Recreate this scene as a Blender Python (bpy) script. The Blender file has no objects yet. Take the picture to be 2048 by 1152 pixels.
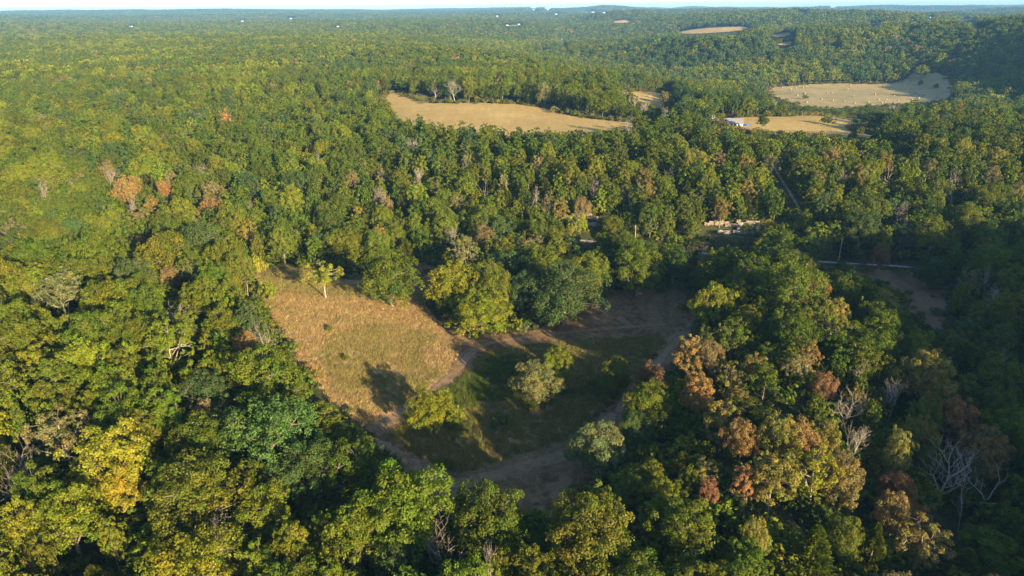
import bpy, bmesh, math, random
import numpy as np
from mathutils import Vector, Matrix

SC = bpy.context.scene
COL = SC.collection
RNG = np.random.default_rng(7)
R = math.radians

# ------------------------------------------------------------------ camera
CAM_Z = 72.0
PITCH = 22.2
ROLL = 0.40
cam_d = bpy.data.cameras.new('camera')
cam_d.sensor_width = 36.0
cam_d.lens = 24.0
cam_d.clip_start = 1.0
cam_d.clip_end = 40000.0
cam = bpy.data.objects.new('camera', cam_d)
COL.objects.link(cam)
CAM_M = Matrix.Translation((0, 0, CAM_Z)) @ Matrix.Rotation(R(90 - PITCH), 4, 'X') @ Matrix.Rotation(R(-ROLL), 4, 'Z')
cam.matrix_world = CAM_M
SC.camera = cam

# ------------------------------------------------------------------ sky and sun
SUN_AZ = R(145.0)          # clockwise from the view direction (+Y)
SUN_EL = R(14.5)
SUN_H = np.array([math.sin(SUN_AZ), math.cos(SUN_AZ)])
world = bpy.data.worlds.new('World')
SC.world = world
world.use_nodes = True
wn = world.node_tree.nodes
wl = world.node_tree.links
sky = wn.new('ShaderNodeTexSky')
sky.sky_type = 'NISHITA'
sky.sun_disc = False
sky.sun_elevation = SUN_EL
sky.sun_rotation = SUN_AZ
sky.altitude = 300
sky.air_density = 0.8
sky.dust_density = 0.6
sky.ozone_density = 2.0
wl.new(sky.outputs[0], wn['Background'].inputs[0])
wn['Background'].inputs[1].default_value = 0.105
sun_d = bpy.data.lights.new('sun', 'SUN')
sun_d.energy = 5.0
sun_d.angle = R(0.53)
sun_d.color = (1.0, 0.785, 0.45)
sun = bpy.data.objects.new('sun', sun_d)
COL.objects.link(sun)
to_sun = Vector((math.sin(SUN_AZ) * math.cos(SUN_EL), math.cos(SUN_AZ) * math.cos(SUN_EL), math.sin(SUN_EL)))
sun.rotation_euler = to_sun.to_track_quat('Z', 'Y').to_euler()
sun.location = (300, -400, 300)
vs = SC.view_settings
vs.view_transform = 'Standard'
vs.look = 'None'
vs.exposure = 1.72
vs.gamma = 1.0
SC.cycles.max_bounces = 6
SC.cycles.diffuse_bounces = 3
SC.cycles.glossy_bounces = 2
SC.cycles.transmission_bounces = 4
SC.cycles.transparent_max_bounces = 6
SC.cycles.volume_bounces = 0
SC.cycles.use_denoising = True
SC.cycles.denoiser = 'OPENIMAGEDENOISE'
SC.cycles.denoising_input_passes = 'RGB_ALBEDO_NORMAL'
SC.cycles.denoising_prefilter = 'ACCURATE'

# ------------------------------------------------------------------ terrain
CP = [  # x, y, z of the ground
 # clearing floor
 (0,85,0),(0,110,0),(25,110,0),(0,140,-.5),(30,140,-.5),(20,165,-1),(50,170,-1),(45,150,0),(12,95,0),(-12,92,.8),
 # the sunny slope
 (-20,125,1.5),(-40,130,5),(-55,150,6.5),(-70,175,5.5),(-45,170,3.5),(-25,165,.3),(-30,105,3.5),(-48,187,-.6),
 # wood on the near knoll
 (-50,100,9),(-80,120,11),(-110,140,10),(-60,60,8),(-110,80,14),(-25,70,6),(0,55,3),(-150,120,14),(-90,165,7),(-130,170,4),
 (-60,20,4),(0,20,-1),(-120,20,16),(-200,60,18),(-200,160,8),
 # creek bottom
 (-60,205,-1.5),(-120,205,-1.5),(-190,215,-1),(-10,200,-1.5),(30,195,-1.5),(20,222,-1),(67,209,-1),(96,199,-1),(123,195,-1),(160,190,1),
 # far left slope
 (-100,260,5),(-200,280,8),(-250,400,14),(-100,400,13),(-300,600,18),(-100,600,17),(-350,350,12),(-500,600,18),(-400,900,20),(-100,900,20),(0,750,18),
 # ridge beside the ravine
 (25,70,5),(40,90,6),(55,120,6.5),(68,150,6),(78,180,.5),(22,50,2),(30,20,-3),
 # ravine
 (70,80,-5),(85,110,-5),(100,140,-4),(110,170,-3),(112,185,-2.5),(62,48,-5),
 # hill beside the ravine
 (130,120,4),(130,90,7),(110,60,11),(150,160,5),(170,140,13),(200,100,29),(225,50,44),(205,0,54),(165,0,37),(120,20,21),(130,-20,25),(270,100,36),(290,200,16),
 (200,-60,38),(180,-130,20),(300,0,44),(300,-120,30),(90,-20,13),(60,-120,8),(0,-60,5),(0,-150,8),(-150,-100,14),(240,160,15),(400,250,14),
 # bluff
 (20,228,2.5),(20,240,7),(20,262,12),(20,290,17),(20,325,18),(67,218,2.5),(70,232,8),(70,256,13),(70,290,17),(120,206,2),(120,225,7),(130,255,13),(140,290,16.5),(200,215,6),(200,255,13),(220,300,15.5),
 (-40,245,4),(-50,300,13),(-50,340,17),(150,325,15.5),
 # upland hay fields
 (-60,400,17.5),(0,370,17),(70,370,16.5),(20,450,19),(-80,480,19),(100,480,18),(125,390,15),(195,330,14),(170,400,14.5),(30,560,18),
 # valley with the wide hay field
 (150,460,8),(210,500,0),(300,470,0),(250,420,7),(300,350,10),(250,590,-3),(330,600,-3),(400,640,-3),(300,720,-3),(380,720,-3),(200,700,-2),(120,650,3),
 (435,540,2),(490,530,36),(560,480,50),(440,650,0),(485,650,24),(530,690,42),(620,720,58),(430,760,8),(700,550,58),
 (300,830,12),(190,880,2),(255,900,25),(330,940,28),(250,1000,27),(420,900,24),(550,950,40),(100,800,1),(150,1000,2),(100,1300,4),(120,1600,2),(300,1400,25),(-200,1300,22),(600,1300,42),
]
cp = np.array(CP, float)
def _tps(r2):
    return np.where(r2 > 1e-12, r2 * np.log(np.maximum(r2, 1e-12)), 0.0) * .5
P0 = cp[:, :2] / 100.0
n0 = len(cp)
K = _tps(((P0[:, None] - P0[None]) ** 2).sum(-1)) + np.eye(n0) * .02
A = np.zeros((n0 + 3, n0 + 3))
A[:n0, :n0] = K
A[:n0, n0] = 1; A[:n0, n0 + 1:] = P0
A[n0, :n0] = 1; A[n0 + 1:, :n0] = P0.T
W = np.linalg.solve(A, np.concatenate([cp[:, 2], np.zeros(3)]))

def _hash(ix, iy, s):
    h = (ix.astype(np.int64) * 374761393 + iy.astype(np.int64) * 668265263 + s * 974711) & 0xFFFFFFFF
    h = ((h ^ (h >> 13)) * 1274126177) & 0xFFFFFFFF
    return ((h ^ (h >> 16)) & 0xFFFF) / 65535.0
def vnoise(x, y, s=0):
    ix, iy = np.floor(x), np.floor(y)
    fx, fy = x - ix, y - iy
    fx = fx * fx * (3 - 2 * fx); fy = fy * fy * (3 - 2 * fy)
    a, b, c, d = _hash(ix, iy, s), _hash(ix + 1, iy, s), _hash(ix, iy + 1, s), _hash(ix + 1, iy + 1, s)
    return (a + (b - a) * fx) * (1 - fy) + (c + (d - c) * fx) * fy
def fbm(x, y, s=0, o=3):
    v, a, t = 0.0, 1.0, 0.0
    for i in range(o):
        v = v + a * vnoise(x * 2 ** i, y * 2 ** i, s + i); t += a; a *= .5
    return v / t

MOUNDS = []   # far rises that carry the small distant fields: x, y, height, radius
def sstep(a, b, x):
    t = np.clip((x - a) / (b - a), 0, 1)
    return t * t * (3 - 2 * t)
def T(x, y):
    x = np.asarray(x, float); y = np.asarray(y, float)
    shp = np.broadcast(x, y).shape
    x = np.broadcast_to(x, shp).ravel(); y = np.broadcast_to(y, shp).ravel()
    out = np.zeros(x.size)
    r = np.hypot(x, y)
    near = r < 1700
    if near.any():
        q = np.stack([x[near], y[near]], 1) / 100.0
        res = np.empty(len(q))
        for i in range(0, len(q), 20000):
            c = q[i:i + 20000]
            d2 = ((c[:, None] - P0[None]) ** 2).sum(-1)
            res[i:i + 20000] = _tps(d2) @ W[:n0] + W[n0] + c @ W[n0 + 1:]
        out[near] = np.clip(res, -8, 62)
    far = 22 + 30 * sstep(1500, 8500, r) + (fbm(x / 820, y / 700, 3) - .5) * (46 + 42 * sstep(-100, 700, x)) * sstep(900, 2500, r) + (fbm(x / 2600, y / 1500, 9) - .5) * 55 * sstep(2500, 6500, r)
    far = far - 22 * np.exp(-((x - 160 - (y - 1300) * .06) / 260) ** 2) * sstep(1000, 1500, y) * (1 - sstep(2600, 4200, y))
    w = sstep(1000, 1650, r)
    out = out * (1 - w) + far * w
    out += (fbm(x / 26, y / 26, 21) - .5) * .8 * sstep(20, 60, np.abs(x - 10) + np.abs(y - 130) * .4)
    for (mx, my, mh, mr) in MOUNDS:
        out += mh * np.exp(-((x - mx) ** 2 + (y - my) ** 2) / mr ** 2)
    # the pond's basin
    out -= 1.6 * np.exp(-(((x + 47) / 7) ** 2 + ((y - 189) / 6) ** 2) ** 2)
    return out.reshape(shp)

MI = np.array(CAM_M.to_3x3())
FPX = 2048 * 24 / 36.0
def ray(u, v):
    d = MI @ np.array([(u - 1024) / FPX, -(v - 576) / FPX, -1.0])
    return d
def rise(u, v, D, rad):
    d = ray(u, v); t = D / d[1]
    x, z = d[0] * t, CAM_Z + d[2] * t
    need = z - float(T(np.array([x]), np.array([D]))[0])
    k = .7 * rad
    MOUNDS.append((x * (1 + k / D), D + k, max(2., need / math.exp(-.49)), rad))
for q in ((1425, 62, 1600, 170), (1235, 44, 2500, 220), (1750, 48, 1600, 170), (1818, 54, 1300, 150), (1928, 40, 2000, 200), (1960, 52, 1400, 150)):
    rise(*q)
TT = np.concatenate([np.linspace(40, 700, 1300), np.geomspace(701, 15000, 700)])
def at(u, v, h=0.0):
    """the place whose ground (or a point h above it) is seen at this pixel of the photograph"""
    d = ray(u, v)
    px, py, pz = d[0] * TT, d[1] * TT, CAM_Z + d[2] * TT
    g = T(px, py) + h
    k = int(np.argmax(pz < g))
    if pz[k] >= g[k]:
        k = len(TT) - 1
    if k > 0:
        a = pz[k - 1] - g[k - 1]; b = pz[k] - g[k]
        f = a / (a - b + 1e-9)
    else:
        f = 0
    t = TT[k - 1] + (TT[k] - TT[k - 1]) * f
    return np.array([d[0] * t, d[1] * t])
MINV = np.array(CAM_M.inverted())
def project(x, y, z):
    p = np.stack([x, y, z, np.ones_like(np.asarray(x, float))], -1) @ MINV.T
    dep = -p[..., 2]
    dd = np.where(dep > 1, dep, 1)
    return 1024 + FPX * p[..., 0] / dd, 576 - FPX * p[..., 1] / dd, dep

# ------------------------------------------------------------------ materials
def newmat(name):
    m = bpy.data.materials.new(name)
    m.use_nodes = True
    nt = m.node_tree
    b = nt.nodes['Principled BSDF']
    return m, nt, b
def N(nt, t, **k):
    n = nt.nodes.new(t)
    for a, v in k.items():
        setattr(n, a, v)
    return n
def L(nt, a, b):
    nt.links.new(a, b)
def noise(nt, scale, detail=4, rough=.6, vec=None, dist=0.0):
    n = N(nt, 'ShaderNodeTexNoise')
    n.inputs['Scale'].default_value = scale
    n.inputs['Detail'].default_value = detail
    n.inputs['Roughness'].default_value = rough
    n.inputs['Distortion'].default_value = dist
    if vec is not None:
        L(nt, vec, n.inputs['Vector'])
    return n.outputs[0]
def ramp(nt, fac, stops):
    n = N(nt, 'ShaderNodeValToRGB')
    el = n.color_ramp.elements
    while len(el) < len(stops):
        el.new(.5)
    for e, (p, c) in zip(el, stops):
        e.position = p
        e.color = (*c, 1) if len(c) == 3 else c
    L(nt, fac, n.inputs[0])
    return n.outputs[0]
def mix(nt, fac, a, b, mode='MIX'):
    n = N(nt, 'ShaderNodeMix', data_type='RGBA', blend_type=mode)
    for s, v in ((n.inputs[0], fac), (n.inputs[6], a), (n.inputs[7], b)):
        if hasattr(v, 'is_linked'):
            L(nt, v, s)
        elif isinstance(v, (tuple, list)):
            s.default_value = (*v, 1)
        else:
            s.default_value = v
    return n.outputs[2]
def geopos(nt):
    return N(nt, 'ShaderNodeNewGeometry').outputs['Position']
def bump(nt, h, b, strength=.5, dist=.2):
    n = N(nt, 'ShaderNodeBump')
    n.inputs['Strength'].default_value = strength
    n.inputs['Distance'].default_value = dist
    L(nt, h, n.inputs['Height'])
    L(nt, n.outputs[0], b.inputs['Normal'])

def soil_mat(name, stops, scales=(.05, .6), bscale=3.0, bdist=.3, streak=None):
    m, nt, b = newmat(name)
    p = geopos(nt)
    a = noise(nt, scales[0], 5, .6, p)
    c = noise(nt, scales[1], 6, .7, p)
    f = N(nt, 'ShaderNodeMath', operation='MULTIPLY_ADD')
    L(nt, c, f.inputs[0]); f.inputs[1].default_value = .55
    g = N(nt, 'ShaderNodeMath', operation='MULTIPLY'); L(nt, a, g.inputs[0]); g.inputs[1].default_value = .45
    L(nt, g.outputs[0], f.inputs[2])
    col = ramp(nt, f.outputs[0], stops)
    if streak:
        mp = N(nt, 'ShaderNodeMapping')
        L(nt, p, mp.inputs['Vector'])
        mp.inputs['Rotation'].default_value = (0, 0, streak[0])
        mp.inputs['Scale'].default_value = (streak[1], streak[1] * .12, streak[1])
        s = noise(nt, 1.0, 6, .75, mp.outputs[0], 1.6)
        sc = ramp(nt, s, [(.35, streak[2]), (.65, streak[3])])
        col = mix(nt, streak[4], col, sc)
    L(nt, col, b.inputs['Base Color'])
    b.inputs['Roughness'].default_value = 1.0
    b.inputs['Specular IOR Level'].default_value = .1
    h = noise(nt, bscale, 5, .7, p)
    bump(nt, h, b, .8, bdist)
    return m

def ragged(m, keep=.45):
    """the worn edge of a track: the turf grows over it in patches"""
    nt = m.node_tree
    b = nt.nodes['Principled BSDF']
    a = N(nt, 'ShaderNodeAttribute', attribute_type='GEOMETRY', attribute_name='lv')
    sp = N(nt, 'ShaderNodeSeparateColor'); L(nt, a.outputs['Color'], sp.inputs[0])
    n = noise(nt, 1.1, 5, .7, geopos(nt))
    s = N(nt, 'ShaderNodeMath', operation='ADD'); L(nt, sp.outputs[0], s.inputs[0]); L(nt, n, s.inputs[1])
    r = N(nt, 'ShaderNodeMapRange'); L(nt, s.outputs[0], r.inputs[0])
    r.inputs[1].default_value = keep + .15; r.inputs[2].default_value = keep + .45
    L(nt, r.outputs[0], b.inputs['Alpha'])
    return m
M = {}
M['floor'] = soil_mat('forest floor', [(.3, (.035, .045, .014)), (.5, (.06, .065, .024)), (.7, (.10, .085, .04))], (.08, .9), 2.5, .4)
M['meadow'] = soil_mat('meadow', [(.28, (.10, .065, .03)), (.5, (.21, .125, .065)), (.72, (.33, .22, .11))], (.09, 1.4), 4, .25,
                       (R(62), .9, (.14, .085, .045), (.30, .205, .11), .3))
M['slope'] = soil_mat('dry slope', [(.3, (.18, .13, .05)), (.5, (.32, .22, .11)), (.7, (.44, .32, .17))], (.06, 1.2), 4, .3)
M['hay'] = soil_mat('hay field', [(.30, (.22, .19, .055)), (.42, (.36, .25, .08)), (.55, (.46, .32, .11)), (.7, (.58, .44, .18))], (.03, .35), 1.2, .8,
                    (R(80), .12, (.34, .22, .08), (.52, .385, .15), .3))
M['valleyhay'] = soil_mat('valley hay field', [(.3, (.17, .17, .055)), (.5, (.33, .26, .12)), (.7, (.42, .33, .16))], (.02, .12), .5, .5)
M['green'] = soil_mat('pasture', [(.3, (.14, .16, .03)), (.6, (.24, .25, .06))], (.02, .1), .5, .5)
M['track'] = ragged(soil_mat('track', [(.3, (.13, .08, .045)), (.5, (.24, .16, .09)), (.7, (.34, .245, .145))], (.2, 2.2), 5, .15), .62)
M['gravel'] = ragged(soil_mat('gravel road', [(.3, (.22, .20, .17)), (.5, (.31, .29, .26)), (.7, (.44, .42, .38))], (.3, 3), 6, .1), .75)
M['bank'] = ragged(soil_mat('bank', [(.3, (.16, .10, .05)), (.5, (.34, .23, .13)), (.7, (.48, .38, .26))], (.3, 2), 3, .3), .8)
M['stone'] = soil_mat('limestone', [(.3, (.15, .115, .08)), (.48, (.31, .255, .195)), (.7, (.50, .445, .37))], (.9, 4), 5, .4)

def leaf_mat(name, trans=.28, spread=.5, rough=.55):
    m, nt, b = newmat(name)
    t = N(nt, 'ShaderNodeAttribute', attribute_type='INSTANCER', attribute_name='tint')
    lv = N(nt, 'ShaderNodeAttribute', attribute_type='GEOMETRY', attribute_name='lv')
    sep = N(nt, 'ShaderNodeSeparateColor'); L(nt, lv.outputs['Color'], sep.inputs[0])
    # every leaf its own value, every spray its own hue
    mr = N(nt, 'ShaderNodeMapRange'); L(nt, sep.outputs[0], mr.inputs[0])
    mr.inputs[3].default_value = 1 - spread; mr.inputs[4].default_value = 1 + spread
    comb = N(nt, 'ShaderNodeVectorMath', operation='SCALE')
    L(nt, t.outputs['Color'], comb.inputs[0]); L(nt, mr.outputs[0], comb.inputs['Scale'])
    warm = ramp(nt, sep.outputs[1], [(0, (.68, .98, .95)), (.5, (1, 1, 1)), (1, (1.32, 1.06, .85))])
    col = mix(nt, 1.0, comb.outputs[0], warm, 'MULTIPLY')
    d = N(nt, 'ShaderNodeBsdfDiffuse'); L(nt, col, d.inputs[0])
    tr = N(nt, 'ShaderNodeBsdfTranslucent')
    tc = mix(nt, 1.0, col, (1.15, 1.25, .55), 'MULTIPLY'); L(nt, tc, tr.inputs[0])
    g = N(nt, 'ShaderNodeBsdfGlossy'); g.inputs['Roughness'].default_value = rough; g.inputs[0].default_value = (1, 1, 1, 1)
    m1 = N(nt, 'ShaderNodeMixShader'); m1.inputs[0].default_value = trans
    L(nt, d.outputs[0], m1.inputs[1]); L(nt, tr.outputs[0], m1.inputs[2])
    m2 = N(nt, 'ShaderNodeMixShader'); m2.inputs[0].default_value = .006
    L(nt, m1.outputs[0], m2.inputs[1]); L(nt, g.outputs[0], m2.inputs[2])
    L(nt, m2.outputs[0], nt.nodes['Material Output'].inputs[0])
    nt.nodes.remove(b)
    return m
M['leaf'] = leaf_mat('leaves')
def bark_mat(name, a, c):
    m, nt, b = newmat(name)
    p = geopos(nt)
    col = ramp(nt, noise(nt, 2.0, 4, .7, p), [(.3, a), (.7, c)])
    L(nt, col, b.inputs['Base Color'])
    b.inputs['Roughness'].default_value = .95
    b.inputs['Specular IOR Level'].default_value = .1
    return m
M['bark'] = bark_mat('bark', (.13, .10, .075), (.26, .21, .16))
M['palebark'] = bark_mat('pale bark', (.22, .19, .155), (.40, .345, .285))

def plain(name, c, rough=.6, metal=0.0):
    m, nt, b = newmat(name)
    p = geopos(nt)
    f = noise(nt, 1.5, 4, .6, p)
    col = ramp(nt, f, [(.3, tuple(x * .82 for x in c)), (.7, tuple(min(1, x * 1.1) for x in c))])
    L(nt, col, b.inputs['Base Color'])
    b.inputs['Roughness'].default_value = rough
    b.inputs['Metallic'].default_value = metal
    return m
M['white'] = plain('white siding', (.55, .54, .51))
M['roof'] = plain('grey metal roof', (.22, .23, .24), .6)
M['darkroof'] = plain('dark roof', (.12, .11, .11), .8)
M['redroof'] = plain('red roof', (.42, .10, .07), .7)
M['glass'] = plain('dark window', (.03, .035, .04), .1)
M['wood'] = plain('pole wood', (.30, .24, .18), .9)
M['blue'] = plain('blue tarp', (.04, .10, .28), .5)
M['hayroll'] = plain('hay roll', (.30, .225, .11), 1.0)
M['insul'] = plain('insulator', (.25, .3, .3), .2)
M['wire'] = plain('wire', (.1, .1, .1), .6)
m, nt, b = newmat('pond water')
b.inputs['Base Color'].default_value = (.012, .016, .010, 1)
b.inputs['Roughness'].default_value = .08
bump(nt, noise(nt, 2.0, 2, .5, geopos(nt)), b, .08, .05)
M['water'] = m

# ------------------------------------------------------------------ mesh helpers
def mesh_np(name, verts, faces, mats=(), attrs=None, smooth=False, matidx=None):
    """faces: (n,3) or (n,4) int array"""
    me = bpy.data.meshes.new(name)
    verts = np.asarray(verts, np.float32); faces = np.asarray(faces, np.int32)
    k = faces.shape[1]
    me.vertices.add(len(verts)); me.vertices.foreach_set('co', verts.ravel())
    me.loops.add(faces.size); me.loops.foreach_set('vertex_index', faces.ravel())
    me.polygons.add(len(faces))
    me.polygons.foreach_set('loop_start', np.arange(0, faces.size, k, dtype=np.int32))
    me.polygons.foreach_set('loop_total', np.full(len(faces), k, np.int32))
    if matidx is not None:
        me.polygons.foreach_set('material_index', np.asarray(matidx, np.int32))
    if smooth:
        me.polygons.foreach_set('use_smooth', np.ones(len(faces), bool))
    for m in mats:
        me.materials.append(m)
    if attrs is not None:
        a = me.attributes.new('lv', 'FLOAT_COLOR', 'POINT')
        a.data.foreach_set('color', np.asarray(attrs, np.float32).ravel())
    me.update(calc_edges=True)
    return me
def add(name, me, parent=None, **props):
    o = bpy.data.objects.new(name, me)
    COL.objects.link(o)
    if parent is not None:
        o.parent = parent
    for k, v in props.items():
        o[k] = v
    return o
def thing(name, label, cat, loc, rz=0.0, group=None):
    o = bpy.data.objects.new(name, None)
    COL.objects.link(o)
    o.location = loc
    o.rotation_euler = (0, 0, rz)
    o.empty_display_size = .5
    o['label'] = label; o['category'] = cat
    if group:
        o['group'] = group
    return o
def boxes(name, mat, specs):
    """specs: (cx,cy,cz,sx,sy,sz)"""
    V, F = [], []
    for (cx, cy, cz, sx, sy, sz) in specs:
        b = len(V)
        for dz in (-.5, .5):
            for dx, dy in ((-.5, -.5), (.5, -.5), (.5, .5), (-.5, .5)):
                V.append((cx + dx * sx, cy + dy * sy, cz + dz * sz))
        for f in ((3, 2, 1, 0), (4, 5, 6, 7), (0, 1, 5, 4), (1, 2, 6, 5), (2, 3, 7, 6), (3, 0, 4, 7)):
            F.append([b + i for i in f])
    return mesh_np(name, V, F, (mat,))
def tube(V, F, pts, rad, sides=5):
    """append a tapered tube along pts (n,3) with radii rad to lists V, F (quads)"""
    pts = np.asarray(pts, float)
    n = len(pts)
    base = sum(len(v) for v in V)
    tan = np.gradient(pts, axis=0)
    tan /= np.linalg.norm(tan, axis=1)[:, None] + 1e-9
    ref = np.array([.31, .77, .2]); ref /= np.linalg.norm(ref)
    a = np.cross(tan, ref); a /= np.linalg.norm(a, axis=1)[:, None] + 1e-9
    b = np.cross(tan, a)
    ang = np.linspace(0, 2 * np.pi, sides, endpoint=False)
    ring = pts[:, None] + (a[:, None] * np.cos(ang)[None, :, None] + b[:, None] * np.sin(ang)[None, :, None]) * np.asarray(rad)[:, None, None]
    V.append(ring.reshape(-1, 3))
    i = np.arange(n - 1)[:, None] * sides; j = np.arange(sides)[None]; j2 = (j + 1) % sides
    q = np.stack([i + j, i + j2, i + sides + j2, i + sides + j], -1).reshape(-1, 4) + base
    F.append(q)
def bez(a, b, c, n=5):
    t = np.linspace(0, 1, n)[:, None]
    return (1 - t) ** 2 * a + 2 * t * (1 - t) * b + t * t * c
def tubes_mesh(name, V, F, mat):
    return mesh_np(name, np.concatenate(V), np.concatenate(F), (mat,), smooth=True)

def cards(rng, P, Nn, size, lv, aspect=.75, ax=None):
    """leaf sprays: one folded rhomb per point, facing about Nn; lv (n,2) value and hue"""
    n = len(P)
    Nn = Nn / (np.linalg.norm(Nn, axis=1)[:, None] + 1e-9)
    if ax is None:
        ax = rng.normal(size=(n, 3))
    u = ax - Nn * (ax * Nn).sum(1)[:, None]
    u /= np.linalg.norm(u, axis=1)[:, None] + 1e-9
    v = np.cross(Nn, u)
    s = size * rng.uniform(.65, 1.35, n)
    s = s[:, None]
    w = s * aspect
    lift = Nn * s * .16
    V = np.stack([P - u * s * .5, P + v * w * .5 + lift, P + u * s * .5, P - v * w * .5 + lift], 1).reshape(-1, 3)
    F = np.arange(4 * n).reshape(-1, 4)
    col = np.zeros((n, 4, 4)); col[..., 3] = 1
    col[..., 0] = lv[:, 0, None]; col[..., 1] = lv[:, 1, None]
    return V, F, col.reshape(-1, 4)

def lobes_for(rng, H, Rr, z0, n, kind):
    """centres and radii of the foliage masses of one crown"""
    ph = rng.uniform(0, 2 * np.pi, 3); am = rng.uniform(.06, .16, 3)
    C, RR = [], []
    k = np.arange(n)
    zz = 1 - (k + .5) / n * (1.45 if kind == 'broad' else 1.75)
    th = k * 2.39996 + rng.uniform(0, 6)
    cz = z0 + (H - z0) * (.42 if kind == 'broad' else .48)
    for i in range(n):
        rr = math.sqrt(max(0, 1 - zz[i] ** 2))
        a = th[i] + rng.normal(0, .2)
        mod = 1 + sum(am[j] * math.sin((j + 2) * a + ph[j]) for j in range(3))
        f = rng.uniform(.56, .98)
        up = H - cz; dn = cz - z0
        p = np.array([rr * math.cos(a) * Rr * mod * f, rr * math.sin(a) * Rr * mod * f, cz + zz[i] * (up if zz[i] > 0 else dn) * f])
        if kind == 'oval' and zz[i] < 0:
            p[:2] *= 1 + .25 * zz[i]
        C.append(p)
        RR.append(Rr * rng.uniform(.11, .26))
    for i in range(n // 5):
        a = rng.uniform(0, 6.28); q = rng.uniform(0, .45)
        C.append(np.array([math.cos(a) * Rr * q, math.sin(a) * Rr * q, cz + rng.uniform(-.2, .5) * (H - cz)]))
        RR.append(Rr * rng.uniform(.25, .35))
    return np.array(C), np.array(RR), np.array([0, 0, cz])

def leaf_cloud(rng, C, RR, ctr, nleaf, size, vary=.2, aspect=.75):
    w = RR ** 2; w /= w.sum()
    cnt = np.maximum(3, (w * nleaf).astype(int))
    idx = np.repeat(np.arange(len(C)), cnt)
    n = len(idx)
    d = rng.normal(size=(n, 3)); d[:, 2] = d[:, 2] * .9 + .25
    out = C[idx] - ctr; out /= np.linalg.norm(out, axis=1)[:, None] + 1e-6
    d /= np.linalg.norm(d, axis=1)[:, None]
    flip = (d * out).sum(1) < -.35
    d[flip] += out[flip] * 1.2
    d /= np.linalg.norm(d, axis=1)[:, None]
    rad = RR[idx] * np.where(rng.random(n) < .78, rng.uniform(.82, 1.12, n), rng.uniform(.4, .85, n))
    # second-order tufts: leaves gather into sprays on the lobe
    k = 8
    tuft = rng.normal(size=(len(C), k, 3)); tuft[..., 2] += .3; tuft /= np.linalg.norm(tuft, axis=2)[..., None]
    tt = tuft[idx, rng.integers(0, k, n)]
    d = d * .42 + tt * .75
    d /= np.linalg.norm(d, axis=1)[:, None]
    P = C[idx] + d * rad[:, None] * np.array([1, 1, .85]) 
    Nn = d * .8 + np.array([0, 0, .35]) + rng.normal(size=(n, 3)) * .5
    lv = np.stack([np.clip(rng.normal(.5, vary, n), 0, 1), np.clip(rng.normal(.5, .18 if vary > .1 else .1, len(C))[idx] + rng.normal(0, .07, n), 0, 1)], 1)
    return cards(rng, P, Nn, size, lv, aspect)

def limbs_for(rng, C, H, z0, r0, ctr, lean=.4, sides=5, detail=True):
    V, F = [], []
    fork = z0 + (ctr[2] - z0) * .35
    top = np.array([rng.normal(0, lean), rng.normal(0, lean), H * .78])
    trunk = bez(np.zeros(3), np.array([rng.normal(0, lean), rng.normal(0, lean), fork]), top, 7)
    trunk[0, 2] = -.6
    tube(V, F, trunk, np.linspace(r0, r0 * .18, 7), sides + 2)
    if not detail:
        return V, F
    nm = 8
    sel = rng.permutation(len(C))
    mains = []
    for i in range(nm):
        c = C[sel[i]]
        t = rng.uniform(.3, .75)
        s = trunk[int(t * 6)]
        m = s * .45 + c * .55 + np.array([0, 0, -.1 * H * .2])
        pts = bez(s, m, s + (c - s) * .92, 6)
        pts[1:-1] += rng.normal(0, .12, (4, 3))
        tube(V, F, pts, np.linspace(r0 * .42, r0 * .1, 6), sides)
        mains.append(pts)
    allp = np.concatenate(mains + [trunk[2:]])
    for i in sel[nm:]:
        c = C[i]
        d = np.linalg.norm(allp - c, axis=1) + np.maximum(0, allp[:, 2] - c[2]) * .8
        s = allp[int(np.argmin(d))]
        m = (s + c) * .5 + np.array([0, 0, -.25]) + rng.normal(0, .15, 3)
        tube(V, F, bez(s, m, c, 4), np.linspace(r0 * .16, r0 * .05, 4), 4)
    return V, F

def bare_tree(rng, H, r0, spread=.55, lean=(0, 0), levels=4, thick=1.0, kids=(5, 4, 4, 3)):
    """a leafless skeleton; returns tube lists, a split between trunk and limbs, and the twig tips"""
    parts = [([], []), ([], [])]
    tips = []
    def grow(p, d, ln, r, lev):
        n = 5 if lev < 2 else 3
        pts = [p]
        dd = d.copy()
        for i in range(n):
            dd = dd + rng.normal(0, .13 + .04 * lev, 3) + np.array([0, 0, .05])
            dd /= np.linalg.norm(dd)
            pts.append(pts[-1] + dd * ln / n)
        pts = np.array(pts)
        V, F = parts[0 if lev == 0 else 1]
        tube(V, F, pts, np.linspace(r, max(r * .35, .018 * thick), len(pts)), 6 if lev == 0 else (5 if lev == 1 else 3))
        if lev >= levels - 1:
            tips.append(pts[-1])
            return
        nk = kids[lev]
        for i in range(nk):
            t = rng.uniform(.35, 1.0) if i else 1.0
            k = min(len(pts) - 1, max(1, int(t * (len(pts) - 1) + .5)))
            side = rng.normal(size=3); side[2] = abs(side[2]) * .4
            side -= dd * (side @ dd) * .6
            side /= np.linalg.norm(side)
            nd = dd * (1 - spread) + side * spread + np.array([0, 0, .12])
            nd /= np.linalg.norm(nd)
            grow(pts[k], nd, ln * rng.uniform(.5, .78), r * rng.uniform(.38, .55), lev + 1)
    d0 = np.array([lean[0], lean[1], 1.0]); d0 /= np.linalg.norm(d0)
    grow(np.array([0, 0, -.5]), d0, H * .48, r0, 0)
    return parts, np.array(tips)

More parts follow.
